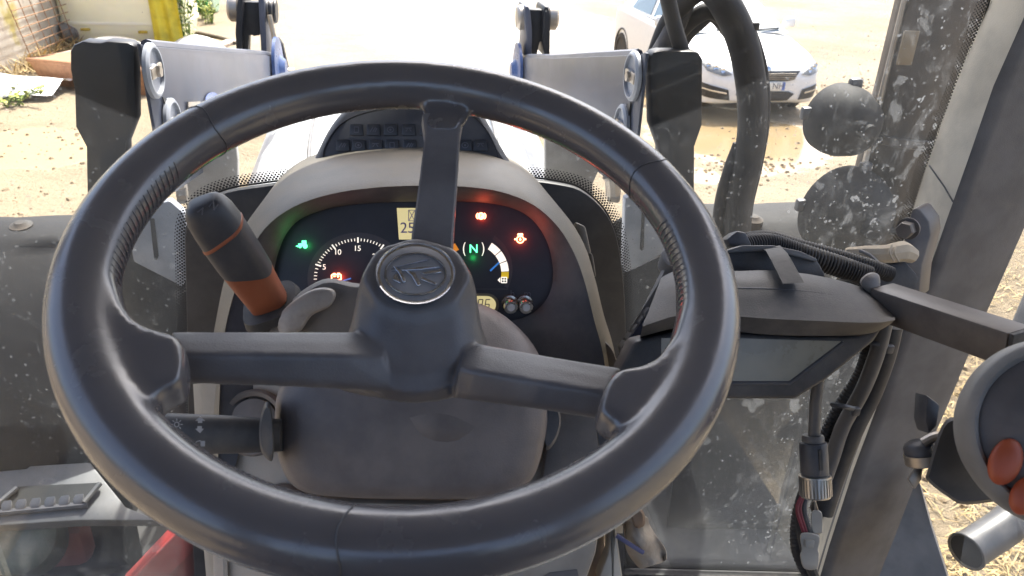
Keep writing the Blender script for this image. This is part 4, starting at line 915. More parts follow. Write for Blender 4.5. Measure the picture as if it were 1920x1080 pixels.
# lit warning lamps, each with the small lamp that shines through it
def glow(x, y, colr, w, par):
    l = bpy.data.lights.new("warning_bulb", 'POINT'); l.energy = w; l.color = colr; l.shadow_soft_size = .003
    o = bpy.data.objects.new("warning_bulb", l); COL.objects.link(o); o.location = D(x, y, DC-.011)-wloc(par); o.parent = par
def lampicon(nm, gs, m, x, y, colr, w):
    o = obj(nm, gs, m, db); glow(x, y, colr, w, o); return o
RED, GRN = (1.0, .05, .02), (.02, 1.0, .18)
E_ = DI-.0009
lampicon("battery_warning_lamp", [dline([(621.5, 515.5), (639, 514.5), (639.5, 524), (622, 525)], 2.0, E_, closed=True), dline([(624, 514), (629, 513.8)], 3.4, E_-.0002), dline([(632, 513.5), (637, 513.3)], 3.4, E_-.0002), dline([(625, 518.5), (629, 518.3)], 1.6, E_-.0002), dline([(633.5, 516), (633.5, 520.5)], 1.6, E_-.0002), dline([(631.5, 518.3), (635.8, 518.1)], 1.6, E_-.0003)], em_red, 631, 519, RED, .0036)
pk_ = lampicon("parking_brake_lamp", [dpoly(circ(902, 405, 6.6, 6.6, 22), E_, .0003), dpoly(circ(902, 405, 9.8, 8, 9, 130, 230)+circ(902, 405, 8, 6.5, 9, 230, 130), E_, .0003), dpoly(circ(902, 405, 9.8, 8, 9, -50, 50)+circ(902, 405, 8, 6.5, 9, 50, -50), E_, .0003)], em_red, 902, 405, RED, .0036)
text("letter", "P", D(902, 405, E_-.0008), .0058, M("lamp_letter", (.35, .05, .02), .6), pk_)
lampicon("gearbox_oil_lamp", [dline(circ(975.5, 449, 6.6, 6.3, 16), 2.2, E_, closed=True), dpoly([(970, 441.5), (981, 441.5), (980, 437.5), (971, 437.5)], E_-.0002, .0003), dpoly([(975.5, 444.5), (978, 449.5), (975.5, 452.2), (973, 449.5)], E_-.0002, .0003), dline([(964.5, 448.5), (969, 448.5)], 3.0, E_-.0002), dline([(982, 448.5), (986.5, 448.5)], 3.0, E_-.0002)], em_red, 975, 448, RED, .0036)
lampicon("tractor_symbol_lamp", [dpoly(circ(572, 461.5, 4.4, 4.4, 16), E_, .0003), dpoly([(566, 451), (574, 451), (574.5, 458), (566, 459)], E_-.0002, .0003), dpoly([(559, 457), (567, 456), (568, 461), (561, 463)], E_-.0003, .0003), dpoly(circ(562.5, 462, 3, 3, 12), E_-.0004, .0003), dpoly([(554, 461.5), (559, 459.5), (559, 463.5)], E_-.0002, .0003)], em_green, 566, 459, GRN, .0013)
nl = text("neutral_lamp", "N", D(888, 467, E_), .0125, em_green, db); glow(888, 467, GRN, .0009, nl)
# upper and lower displays
l1 = obj("upper_display", g_prism([D(x, y, DI-.0006) for x, y in [(744, 390), (800, 390), (800, 449), (748, 449)]], FW*.0005), lcd, db)
text("digits", "258", D(750, 428, DI-.0012), .0158, lcdblue, l1, align='LEFT')
obj("hourglass_symbol", [dline([(766, 394), (778, 394), (778, 414), (766, 414)], 1.1, DI-.0012, closed=True), dline([(767, 395), (777, 413)], 1.1, DI-.0013), dline([(777, 395), (767, 413)], 1.1, DI-.0014)], lcdblue, l1)
l2 = obj("lower_display", dpoly([(840, 555), (912, 555)]+circ(912, 571.5, 18, 16.5, 12, 90, -90)+[(840, 588)], DI-.0006, .0005), lcd, db)
obj("display_rim", dpoly([(836, 550), (913, 550)]+circ(913, 571.5, 23, 21.5, 12, 90, -90)+[(836, 593)], DI-.0002, .0002), M("rim_olive", (.20, .18, .12), .5), db)
def seg7(x, y, w, h, on, sl=1.5):
    P_ = {'a': ((0, 0), (1, 0)), 'b': ((1, 0), (1, .5)), 'c': ((1, .5), (1, 1)), 'd': ((0, 1), (1, 1)), 'e': ((0, .5), (0, 1)), 'f': ((0, 0), (0, .5)), 'g': ((0, .5), (1, .5))}
    return [dline([(x+w*(a[0]*.9+.05)-sl*(a[1]-.5)*2, y+h*(a[1]*.94+.03)), (x+w*(b_[0]*.9+.05)-sl*(b_[1]-.5)*2, y+h*(b_[1]*.94+.03))], 1.7, DI-.0012-.0001*k) for k, (a, b_) in enumerate(P_[q] for q in on)]
obj("digits", seg7(896, 561, 8.5, 19, "abcdfg")+seg7(909.5, 561, 8.5, 19, "acdefg"), lcdink, l2)
highlightm = M("highlight_white", (.85, .83, .80), .35)
for x, y, s_ in ((958, 574, "h"), (986, 574, "m")):
    k_ = obj("push_knob", g_lathe(D(x-3, y-8, DC), -(FW+UP*.35-RT*.12), [(.0085, 0), (.0085, .004), (.0066, .0045), (.0066, .010), (.0074, .0105), (.0074, .016), (.0066, .0172), (.0045, .0172), (.0040, .0162), (0, .0162)], 24), M("knob_chrome", (.55, .52, .47), .25, .85), db)
    text("letter", s_, D(x+3, y-23, DI-.0005), .0105, inkdim, db)
    kd = -(FW+UP*.35-RT*.12).normalized(); obj("knob_highlight", g_lathe(D(x-3, y-8, DC)+kd*.0163, kd, [(.0042, 0), (.0040, .0012), (0, .0014)], 20), highlightm, k_)  # white disc painted as the bright reflection on the knob's flat top
# pedestal front, left vent, second vent, right panel
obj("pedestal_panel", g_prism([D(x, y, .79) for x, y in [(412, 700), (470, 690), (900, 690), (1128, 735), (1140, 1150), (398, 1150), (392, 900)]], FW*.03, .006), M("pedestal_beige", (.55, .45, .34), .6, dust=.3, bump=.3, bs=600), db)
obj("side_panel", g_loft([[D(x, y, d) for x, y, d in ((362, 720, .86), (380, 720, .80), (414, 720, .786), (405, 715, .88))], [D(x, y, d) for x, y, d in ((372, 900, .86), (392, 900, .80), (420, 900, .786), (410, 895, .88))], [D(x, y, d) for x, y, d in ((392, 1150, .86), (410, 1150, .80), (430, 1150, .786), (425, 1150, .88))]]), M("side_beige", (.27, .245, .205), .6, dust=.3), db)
ventm = M("vent_grey", (.25, .205, .17), .55, dust=.25)
for (x, y, r, d, t_) in ((478, 792, 62, .785, "vent"), (528, 962, 54, .783, "vent")):
    c_ = D(x, y, d); R_ = r*d/1440
    v_ = obj(t_, g_lathe(c_, -FW+UP*.1, [(R_, -.004), (R_, .005), (R_*.93, .008), (R_*.80, .006), (R_*.78, -.001), (R_*.74, .000), (R_*.72, .005), (R_*.3, .008), (0, .008)], 40), ventm, db)
    obj("vent_flap", g_tube([c_-FW*.0085-RT*R_*.6+UP*R_*.1, c_-FW*.0095, c_-FW*.0085+RT*R_*.6-UP*R_*.12], .0012, 6), dark, v_)
obj("right_panel", g_prism([D(x, y, .77) for x, y in [(1035, 745), (1118, 778), (1128, 860), (1122, 925), (1060, 960), (1010, 940)]], FW*.03, .006), brownplastic, db)
obj("ledge_panel", g_prism([D(x, y, .792) for x, y in cat2([(985, 640), (1060, 632), (1118, 634), (1142, 646), (1156, 672), (1160, 720), (1000, 720)], 3)], FW*.02, .004), brownplastic, db)
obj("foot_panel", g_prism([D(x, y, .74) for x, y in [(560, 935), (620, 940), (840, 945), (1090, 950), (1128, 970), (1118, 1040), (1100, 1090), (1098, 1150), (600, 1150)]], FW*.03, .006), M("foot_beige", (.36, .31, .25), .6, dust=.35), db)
obj("pedestal_edge", g_prism([D(x, y, .76) for x, y in [(1130, 960), (1146, 985), (1140, 1040), (1120, 1090), (1150, 1150), (1170, 1100), (1158, 1010), (1150, 960)]], FW*.03, .004), beige, db)
obj("foot_recess", g_prism([D(x, y, .739) for x, y in [(1010, 1086), (1030, 1074), (1082, 1068), (1085, 1080), (1082, 1110), (1010, 1110)]], FW*.0008), brownplastic, db)
# side blocks between cowl and scuttle
obj("cowl_clip", g_prism([D(x, y, .87) for x, y in [(1078, 415), (1098, 424), (1108, 470), (1104, 490), (1090, 470)]], FW*.03, .003), tan, db)
obj("cowl_clip", g_prism([D(x, y, .87) for x, y in [(1104, 470), (1112, 478), (1118, 520), (1110, 515)]], FW*.03, .002), tan, db)

# ------------------------------------------------------------------ switch console behind the cowl
sc = thing("switch_console", "dark domed switch console with dim symbols rising behind the cowl", "switch console", tuple(D(780, 330, .93)))
CP = cat2([(560, 345), (578, 322), (596, 285), (616, 245), (640, 213), (670, 192), (720, 178), (780, 172), (840, 175), (880, 188), (905, 215), (925, 250), (948, 290), (970, 322), (985, 345)], 4)
conm = M("console_black", (.05, .052, .062), .5, dust=.2)
obj("housing", g_loft([[D(x, y, .93)+V((0, .05, -.01)) for x, y in CP], [D(x, y, .93) for x, y in CP], [D(780+(x-780)*.985, 345+(y-345)*.985, .922) for x, y in CP], [D(780+(x-780)*.95, 345+(y-345)*.95, .918) for x, y in CP]]), conm, sc, angle=40)
obj("fascia_seam", g_tube([D(x, y, .9175) for x, y in cat2([(610, 312), (608, 280), (640, 232), (700, 208), (780, 200), (860, 206), (905, 235), (932, 285), (930, 312)], 4)], .0009, 6), blackpaint, sc)
sw = []
for k, x in enumerate((668, 700, 732, 766, 800)): sw.append((x, 243))
for k, x in enumerate((642, 672, 704, 735, 768, 872, 901)): sw.append((x, 272))
for n_, (x, y) in enumerate(sw):
    s0 = obj("rocker_switch", g_prism([D(a, b_, .9155) for a, b_ in ((x-12, y-11), (x+12, y-11), (x+13, y+11), (x-13, y+11))], FW*.004, .0012), M("switch_black", (.042, .044, .052), .4) if n_ == 0 else bpy.data.materials["switch_black"], sc)
    k = n_ % 4; d_ = .9150
    if k == 0: g_ = [dline([(x-4, y-5), (x+4, y-5), (x+4, y+5), (x-4, y+5)], 1.3, d_, closed=True)]
    elif k == 1: g_ = [dline([(x-6, y+4), (x-1, y-4)], 1.6, d_), dline([(x-1, y+4), (x+4, y-4)], 1.6, d_), dline([(x+3, y+4), (x+7, y-3)], 1.6, d_)]
    elif k == 2: g_ = [dline(circ(x, y, 6, 5, 12), 1.3, d_, closed=True), dpoly(circ(x, y, 2, 2, 8), d_, .0003)]
    else: g_ = [dline([(x-6, y-3), (x+6, y-3)], 1.4, d_), dline([(x-5, y+3), (x-1, y-2)], 1.3, d_-.0002), dline([(x+5, y+3), (x+1, y-2)], 1.3, d_-.0004)]
    obj("symbol", g_, inkdim, s0)

# ================================================================== STEERING COLUMN
co = thing("steering_column", "brown grey steering column shroud under the wheel hub", "steering column", tuple(D(770, 830, .62)))
colm = M("column_shroud", (.165, .142, .135), .5, dust=.25, bump=.3, bs=800)
def rr(pts, d): return [D(x, y, d) for x, y in cat2(pts, 5, True)]
OUTL = [(520, 740), (516, 800), (526, 870), (560, 918), (640, 932), (800, 936), (940, 932), (992, 905), (1016, 850), (1026, 770), (1000, 712), (900, 690), (760, 686), (620, 690), (545, 704)]
def scl(p, k, cx=770, cy=800): return [(cx+(x-cx)*k, cy+(y-cy)*k) for x, y in p]
obj("shroud", g_loft([rr(OUTL, .75), rr(OUTL, .66), rr(scl(OUTL, .985), .648), rr(scl(OUTL, .95), .640), rr(scl(OUTL, .8), .634)]), colm, co, angle=50)
dm = D(872, 690, .70)
obj("column_collar", g_lathe(D(850, 690, .68), (0, -.45, .9), [(.095, -.05), (.085, -.02), (.072, .004), (.066, .012), (.05, .018), (0, .02)], 48), colm, co)
obj("lever_housing", g_loft([rr([(500, 612), (540, 566), (605, 524), (660, 530), (720, 548), (720, 640), (600, 650), (510, 640)], d) if k == 1 else rr(scl([(500, 612), (540, 566), (605, 524), (660, 530), (720, 548), (720, 640), (600, 650), (510, 640)], k, 610, 600), d) for k, d in ((1, .72), (1, .655), (.975, .645), (.9, .641))]), brownplastic, co, angle=50)
obj("grey_paddle", g_loft([rr(scl([(520, 600), (545, 568), (585, 543), (618, 540), (630, 552), (618, 575), (585, 592), (560, 625), (530, 630)], k, 575, 580), d) for k, d in ((1, .645), (1, .637), (.9, .632), (.6, .6305))]), M("paddle_grey", (.42, .385, .35), .45, dust=.45, dcol=(.12, .09, .075), ds=22), co, angle=60)
obj("ignition_collar", g_loft([rr(scl([(1018, 745), (1040, 748), (1052, 790), (1040, 830), (1022, 838)], k, 1030, 790), d) for k, d in ((1, .70), (1, .665), (.85, .66))]), black, co)

# ------------------------------------------------------------------ orange and black shuttle lever
sl_ = thing("shuttle_lever", "orange and black shuttle lever pointing up left behind the wheel", "lever", tuple(D(520, 600, .66)))
P0, P1 = D(394, 402, .585), D(512, 578, .655)
def lev(u, w, h=.82, tilt=0):
    c_ = P0.lerp(P1, u); t = (P1-P0).normalized(); a = t.cross(FW).normalized(); b_ = a.cross(t); out = []
    for j in range(28):
        th = 2*math.pi*j/28; ca, sa = math.cos(th), math.sin(th)
        x = math.copysign(abs(ca)**.6, ca)*w; y = math.copysign(abs(sa)**.6, sa)*w*h
        out.append(c_+a*x+b_*y+t*tilt*x)
    return out
levblack = M("lever_black", (.045, .047, .055), .45, dust=.15); levorange = M("lever_orange", (.30, .085, .035), .5, dust=.15, dcol=(.3, .2, .14))
obj("tip", g_loft([lev(-.13, .0085, .8), lev(-.115, .0125), lev(-.07, .0158), lev(0, .0178), lev(.10, .0186), lev(.17, .0188, tilt=-.3)]), levblack, sl_, angle=50)
obj("trim_line", g_loft([lev(.168, .0187, tilt=-.3), lev(.176, .0193, tilt=-.3), lev(.196, .0193, tilt=-.3), lev(.20, .0187, tilt=-.3)]), levorange, sl_)
obj("grip", g_loft([lev(.20, .0189, tilt=-.3), lev(.3, .0190), lev(.45, .0188), lev(.56, .0184, tilt=.35)]), levblack, sl_)
obj("stem", g_loft([lev(.56, .0183, tilt=.35), lev(.7, .0172), lev(.85, .0162), lev(.98, .0155)]), levorange, sl_)
bt = []
for u, w in ((.93, .0235), (1.0, .0255), (1.02, .0215), (1.06, .0215), (1.08, .0265), (1.16, .0275), (1.18, .023), (1.22, .023), (1.24, .028), (1.36, .029)): bt.append(lev(u, w, 1))
obj("rubber_boot", g_loft(bt), rubber, sl_, angle=30)
tp = P0.lerp(P1, .03)
for s_, dx, dy in (("N", 12, -6), ("V", -10, 2)):
    text("symbol", s_, D(388+dx, 392+dy, .562), .008, inkdim, sl_, rot=rad(-35 if s_ == "N" else 150))

# ------------------------------------------------------------------ light stalk
ls = thing("light_stalk", "dark left hand light stalk with pale printed lamp symbols", "stalk", tuple(D(500, 815, .64)))
def stk(x, cy, h, d): return [D(x, cy, d)+UP*(math.copysign(abs(math.sin(t))**.8, math.sin(t))*h*d/1440)+FW*(math.cos(t)*h*d/1440*.7) for t in [2*math.pi*j/24 for j in range(24)]]
stm = M("stalk_dark", (.062, .058, .056), .5, dust=.3)
obj("barrel", g_loft([stk(300, 812, 37, .62), stk(302, 812, 38, .62), stk(400, 814, 36.5, .625), stk(450, 815, 35, .63), stk(490, 816, 32, .635), stk(530, 816, 30, .64)]), stm, ls, angle=50)
obj("end_knob", g_loft([stk(262, 808, 30, .62), stk(270, 809, 38, .62), stk(307, 810, 40, .62), stk(309, 811, 37, .62)]), stm, ls, angle=40)
obj("finger_paddle", g_loft([rr(scl([(486, 800), (493, 765), (500, 753), (508, 760), (512, 800), (514, 840), (510, 864), (498, 858), (488, 840)], k, 500, 810), d) for k, d in ((1, .645), (1, .618), (.8, .612))]), stm, ls, angle=50)
ic = []; d_ = .600; SI = .6005
def sun_icon(x, y): return [dline(circ(x, y, 4.4, 4.4, 14), 1.6, SI, closed=True)]+[dline([pol((x, y), 7, a), pol((x, y), 11, a)], 1.5, SI) for a in range(0, 360, 45)]
obj("symbol", sun_icon(331, 796), inkgrey, ls)
obj("symbol", [dpoly([(366, 789), (375, 781), (384, 789), (379, 789), (379, 793), (371, 793), (371, 789)], SI, .0004), dpoly([(366, 804), (375, 812), (382, 804), (378, 804), (378, 799), (370, 799), (370, 804)], SI, .0004)], inkgrey, ls)
obj("symbol", [dline(circ(328, 825, 5, 5, 14), 1.8, SI, closed=True)], inkgrey, ls)
obj("symbol", [dline(circ(376, 832, 10, 5.5, 12, 90, 270), 1.6, SI), dpoly([(376, 827), (384, 827), (384, 837), (376, 837)], SI, .0004), dline([(346, 832), (352, 834), (354, 829), (361, 832)], 1.6, SI)], inkgrey, ls)
obj("symbol", [dline(circ(376, 847, 10, 4, 10, 90, 200), 1.5, SI), dpoly([(376, 843), (384, 843), (384, 847), (376, 847)], SI, .0004)], inkgrey, ls)

# ================================================================== STEERING WHEEL
WC = V((.0023, .4688, 2.2892)); _t, _l = rad(68.1), rad(1.3)
AX = V((math.sin(_l), -math.cos(_t)*math.cos(_l), math.sin(_t)*math.cos(_l))).normalized()
E1 = AX.cross(V((0, 1, 0))); E1 = -E1 if E1.x < 0 else E1; E1.normalize(); E2 = AX.cross(E1)
if E2.z < 0: E2 = -E2
def Wp(x, y, h=0.0): return hit(x, y, WC+AX*h, AX)
def wl(u, v, h=0.0): return WC+E1*u+E2*v+AX*h
sw_ = thing("steering_wheel", "large black three spoke steering wheel with oval chrome badge", "steering wheel", tuple(WC-AX*.1))
RM, RT_ = .1988, .0203
rimg = g_tube([wl(RM*math.cos(2*math.pi*i/96), RM*math.sin(2*math.pi*i/96)) for i in range(96)], RT_, 24, smooth=False, closed=True)
def gus(px, h, th): return g_prism([Wp(x, y, h+th/2) for x, y in px], -AX*th, .006, 3)
GL = [(205, 470), (216, 520), (226, 560), (248, 592), (285, 610), (322, 617), (342, 632), (345, 672), (342, 712), (312, 722), (288, 738), (272, 765), (272, 800), (240, 800), (180, 740), (150, 640), (160, 540)]
GR = [(1282, 470), (1282, 560), (1266, 620), (1236, 664), (1200, 680), (1155, 686), (1136, 716), (1122, 766), (1144, 784), (1176, 795), (1170, 820), (1140, 860), (1210, 830), (1280, 760), (1330, 660), (1340, 560)]
GT = [(790, 180), (792, 215), (797, 240), (862, 240), (868, 228), (880, 215), (885, 185)]
ro = obj("rim", [rimg, gus(GL, -.003, .027), gus(GR, -.003, .027), gus(GT, -.008, .012)], leather, sw_, angle=180)
md = ro.modifiers.new("remesh", 'REMESH'); md.mode = 'VOXEL'; md.voxel_size = .0022; md.use_smooth_shade = True
md = ro.modifiers.new("smooth", 'SMOOTH'); md.factor = .6; md.iterations = 26
# leather seams and stitching along the inner edge
def rimpt(a, ph, k=1.0): return wl((RM+RT_*k*math.cos(ph))*math.cos(a), (RM+RT_*k*math.cos(ph))*math.sin(a), RT_*k*math.sin(ph))
seamm = M("seam_dark", (.045, .043, .046), .5)
for pxs in ((360, 232), (1265, 322), (655, 985)):
    q = Wp(*pxs)-WC; a = math.atan2(q.dot(E2), q.dot(E1))
    obj("seam", g_tube([rimpt(a+.012*math.sin(k), 2*math.pi*k/20, .985) for k in range(20)], .0006, 6, smooth=False, closed=True), seamm, sw_)
stg = []
def a_of(x, y): q = Wp(x, y)-WC; return math.atan2(q.dot(E2), q.dot(E1)) % (2*math.pi)
def run(a0, a1, n):
    if a1-a0 > math.pi: a1 -= 2*math.pi
    if a1-a0 < -math.pi: a1 += 2*math.pi
    for k in range(n):
        a = a0+(a1-a0)*k/(n-1); stg.append(g_tube([rimpt(a, math.pi-.55, .97), rimpt(a+.012, math.pi-.15, 1.0), rimpt(a+.02, math.pi+.3, .97)], .0007, 5, 3))
run(a_of(345, 330), a_of(212, 540), 22); run(a_of(1258, 430), a_of(1282, 590), 16); run(a_of(290, 850), a_of(640, 972), 26)
obj("stitching", stg, leather, sw_, kind="stuff")
# spokes: faceted bars (upper facet, lower facet)
def spoke(A, B_, C_2, hA, hB, hC, nm="spoke"):
    ra = []
    for i in range(len(A)):
        a, b_, c_ = Wp(*A[i], hA[i]), Wp(*B_[i], hB[i]), Wp(*C_2[i], hC[i])
        ra.append([a-AX*.004, a, a.lerp(b_, .08)+AX*.0012, a.lerp(b_, .5)+AX*.0014, b_+(a-b_)*.12+AX*.0005, b_, b_.lerp(c_, .1), c_, c_-AX*.006, a.lerp(c_, .5)-AX*.014])
    return g_loft(ra)
spokem = M("spoke_plastic", (.122, .117, .121), .34, dust=.08, bump=.25, bs=900)
spL = spoke([(320, 622), (480, 622), (648, 622), (720, 622)], [(327, 664), (480, 665), (650, 668), (720, 670)], [(326, 710), (480, 714), (660, 722), (740, 730)], (-.021, -.025, -.034, -.040), (-.012, -.015, -.023, -.030), (-.024, -.028, -.038, -.044))
spR = spoke([(880, 640), (905, 645), (1030, 668), (1166, 690)], [(860, 690), (890, 696), (1010, 716), (1138, 738)], [(850, 738), (880, 742), (1000, 758), (1130, 778)], (-.040, -.036, -.027, -.021), (-.030, -.025, -.015, -.012), (-.044, -.040, -.028, -.024))
# upper spoke
r0 = []
for (xl, xr, y, h) in ((792, 868, 215, -.004), (797, 862, 250, -.007), (786, 857, 340, -.014), (772, 850, 440, -.024), (768, 848, 500, -.03)):
    l_, r_ = Wp(xl, y, h), Wp(xr, y, h); w_ = (r_-l_)
    r0.append([l_-AX*.010-w_*.02, l_, l_+w_*.05+AX*.0012, l_+w_*.5+AX*.0018, r_-w_*.05+AX*.0012, r_, r_-AX*.010+w_*.02, l_+w_*.5-AX*.014])
obj("spoke", g_loft(r0), spokem, sw_, angle=30)
# hub: flared pod with scalloped top carrying the oval badge
ec_ = Wp(780, 513, -.016)
def hubring(cx, cy, rx, ry, h, sc_=0.0, n=64):
    o = []
    for j in range(n):
        a = 2*math.pi*j/n; k = 1+sc_*math.cos(8*a)
        o.append(Wp(cx+rx*k*math.cos(a), cy-ry*k*math.sin(a), h))
    return o
hubg = g_loft([hubring(776, 700, 176, 50, -.085), hubring(777, 694, 168, 56, -.066), hubring(779, 672, 142, 84, -.054), hubring(780, 634, 126, 104, -.044), hubring(781, 592, 117, 112, -.037), hubring(782, 556, 111, 98, -.030, .012), hubring(782, 530, 104, 78, -.023, .022), hubring(781, 517, 98, 68, -.0175, .02), hubring(781, 514, 92, 63, -.0165, .01), hubring(781, 513, 80, 60, -.017)])
ho = obj("hub", [hubg, spL, spR], spokem, sw_, angle=180)
md = ho.modifiers.new("remesh", 'REMESH'); md.mode = 'VOXEL'; md.voxel_size = .0016; md.use_smooth_shade = True
md = ho.modifiers.new("smooth", 'SMOOTH'); md.factor = .5; md.iterations = 9
bd_ = obj("badge", g_loft([hubring(779, 513, 76, 59, -.0175), hubring(779, 513, 75.5, 58.5, -.0138), hubring(779, 513, 74, 57.5, -.0126), hubring(779, 513, 71, 55, -.0136)]), chrome, sw_)
obj("badge_face", g_loft([hubring(779, 513, 71.5, 55.5, -.0150), hubring(779, 513, 66, 51, -.0134), hubring(779, 513, 40, 30, -.0128), hubring(779, 513, 8, 6, -.0126)]), smoke, bd_)
obj("inner_ring", g_tube([Wp(779+57*math.cos(a), 514-39*math.sin(a), -.0126) for a in [2*math.pi*k/48 for k in range(48)]], .0007, 6, smooth=False, closed=True), M("badge_ring", (.35, .35, .36), .2, .9), bd_)
bm_ = M("badge_mark", (.42, .42, .44), .18, .9)
for pts_ in ([(733, 504), (760, 494), (806, 486), (748, 499)], [(734, 508), (790, 500), (828, 500), (790, 505)], [(737, 498), (752, 505), (762, 527), (756, 529), (748, 512)], [(760, 506), (778, 511), (790, 533), (783, 536), (772, 517)], [(788, 511), (826, 505), (828, 510), (796, 515)], [(790, 518), (820, 531), (816, 534), (788, 523)], [(742, 512), (735, 523), (752, 531), (747, 520)]):
    obj("emblem_blade", g_prism([Wp(x, y, -.0118) for x, y in pts_], -AX*.0012, .0002, 1), bm_, bd_)

# ================================================================== DISPLAY TERMINAL on its arm (right)
dt = thing("display_terminal", "grey display terminal with visor and dark screen, right of the steering wheel", "display", tuple(D(1480, 660, .64)))
casem = M("terminal_case", (.048, .048, .051), .5, dust=.35, bump=.3, bs=700)
TOP = [(1240, 520), (1290, 500), (1365, 508), (1450, 507), (1540, 518), (1620, 540), (1655, 562), (1676, 585)]
MID = [(1225, 560), (1290, 528), (1365, 531), (1450, 532), (1540, 540), (1620, 556), (1658, 574), (1679, 592)]
LIP = [(1205, 612), (1285, 588), (1365, 592), (1450, 598), (1540, 602), (1620, 605), (1655, 604), (1678, 600)]
UND = [(1200, 632), (1285, 612), (1365, 620), (1450, 628), (1540, 630), (1612, 628), (1648, 620), (1672, 606)]
tt, mm_, ll_, uu = (cat2(q, 3) for q in (TOP, MID, LIP, UND))
vs_rows = [[D(x, y, .80) for x, y in uu], [D(x, y, .78) for x, y in tt], [D(x, y, .735) for x, y in tt], [D(x, y, .715) for x, y in mm_], [D(x, y+ (b_-y)*.0, .700) for (x, y), (q, b_) in zip([((a[0]+c_[0])/2, (a[1]+c_[1])/2) for a, c_ in zip(mm_, ll_)], ll_)], [D(x, y-4, .688) for x, y in ll_], [D(x, y, .686) for x, y in ll_], [D(x, y, .70) for x, y in uu], [D(x, y, .80) for x, y in uu]]
obj("visor", g_grid(vs_rows), casem, dt, angle=40)
obj("visor_seam", g_tube([D(x, y, d) for (x, y), d in zip(cat2([(1290, 538), (1365, 540), (1450, 542), (1540, 550), (1620, 565), (1662, 582)], 4), [.711]*40)], .0008, 6), black, dt)
BZ = [(1190, 640), (1280, 618), (1380, 624), (1500, 632), (1605, 630), (1658, 612), (1640, 640), (1600, 672), (1548, 714), (1492, 748), (1180, 748), (1160, 700)]
obj("bezel", g_prism([D(x, y, .712) for x, y in BZ], FW*.05, .004, 3), casem, dt)
obj("bezel_frame", [g_tube([D(x, y, .7125) for x, y in [(1580, 642), (1480, 718), (1240, 718)]], .0022, 8, smooth=False)], black, dt)
obj("screen", g_prism([D(x, y, .7115) for x, y in [(1240, 634), (1380, 634), (1582, 640), (1566, 656), (1482, 716), (1240, 716)]], FW*.001), screenm, dt)
obj("rear_box", g_prism([D(x, y, .77) for x, y in [(1352, 515), (1362, 470), (1392, 462), (1450, 462), (1500, 472), (1535, 488), (1552, 520)]], FW*.05, .004), casem, dt)
obj("rear_box_band", g_prism([D(x, y, .766) for x, y in [(1360, 470), (1392, 460), (1450, 460), (1502, 471), (1534, 486), (1531, 492), (1450, 470), (1365, 474)]], FW*.02, .002), M("case_light", (.13, .125, .12), .5, dust=.3), dt)
obj("carry_handle", g_loft([[D(x, y, d) for x, y, d in q] for q in ([(1428, 466, .775), (1462, 460, .775), (1468, 466, .755), (1436, 470, .752)], [(1440, 478, .75), (1476, 474, .75), (1482, 484, .735), (1446, 488, .733)], [(1462, 524, .715), (1500, 522, .715), (1508, 530, .705), (1468, 532, .703)])]), rubber, dt, angle=30)
obj("upper_bracket", g_prism([D(x, y, .81) for x, y in [(1362, 448), (1382, 432), (1400, 436), (1412, 462), (1370, 462)]], FW*.03, .003), black, dt)
# left flank of the terminal, seen behind the rim
obj("side_arm", g_loft([[D(x, y, d) for x, y, d in q] for q in ([(1246, 496, .80), (1262, 476, .80), (1292, 478, .80), (1300, 520, .80)], [(1198, 590, .79), (1232, 536, .79), (1300, 520, .79), (1300, 600, .79)], [(1160, 655, .79), (1196, 620, .79), (1290, 600, .79), (1290, 680, .79)])]), greyplastic, dt, angle=30)
obj("pivot_lug", g_lathe(D(1265, 482, .79), -FW+UP*.5, [(.014, -.02), (.014, .004), (.012, .006), (.005, .006), (.005, .001), (0, .001)], 24), greyplastic, dt)
obj("blue_flank", g_loft([[D(x, y, d) for x, y, d in q] for q in ([(1240, 560, .765), (1300, 530, .765), (1300, 600, .75)], [(1205, 600, .765), (1300, 600, .765), (1290, 650, .75)], [(1158, 668, .765), (1240, 690, .765), (1230, 700, .75)])]), M("glossy_navy", (.018, .028, .055), .25, dust=.1), dt, angle=30)
for k in range(5): obj("cooling_fin", g_prism([D(1166+k*11+x, 655-k*16+y, .772) for x, y in ((0, -4), (9, -16), (11, -2), (12, 12), (2, 14))], FW*.03, .0008, 1), black, dt)

ma = thing("mounting_arm", "black square steel arm and bolted bracket on the right pillar holding the display", "bracket", tuple(D(1740, 470, .92)))
arm_m = M("arm_brown_black", (.085, .072, .066), .45, dust=.3)
A_, B_ = D(1650, 562, .735), D(1908, 650, .62); tdir = (B_-A_).normalized(); nrm = (UP*.9-FW*.42).normalized(); nrm = (nrm-tdir*nrm.dot(tdir)).normalized(); sd_ = tdir.cross(nrm)
hw, hh = .0150, .0150
def sq(c_): return [c_+sd_*hw+nrm*hh, c_-sd_*hw+nrm*hh, c_-sd_*hw-nrm*hh, c_+sd_*hw-nrm*hh]
obj("square_tube", g_prism(sq(A_), B_-A_, .0022), arm_m, ma)
obj("end_plug", g_prism(sq(B_+tdir*.0006), tdir*.004, .001), rubber, ma)
obj("end_knob", g_loft([rr(scl([(1612, 530), (1624, 514), (1640, 511), (1650, 520), (1648, 545), (1630, 552)], k, 1632, 532), d) for k, d in ((1, .75), (1, .735), (.85, .728), (.4, .725))]), brownplastic, ma, angle=50)
pl_ = [(1692, 560), (1686, 500), (1690, 470), (1702, 418), (1710, 393), (1718, 390), (1726, 394), (1742, 416), (1745, 440), (1728, 500), (1722, 560)]
obj("bracket_plate", g_prism([D(x, y, .945) for x, y in pl_], V((.028, .02, .0)), .004), arm_m, ma)
bc = D(1700, 430, .94)
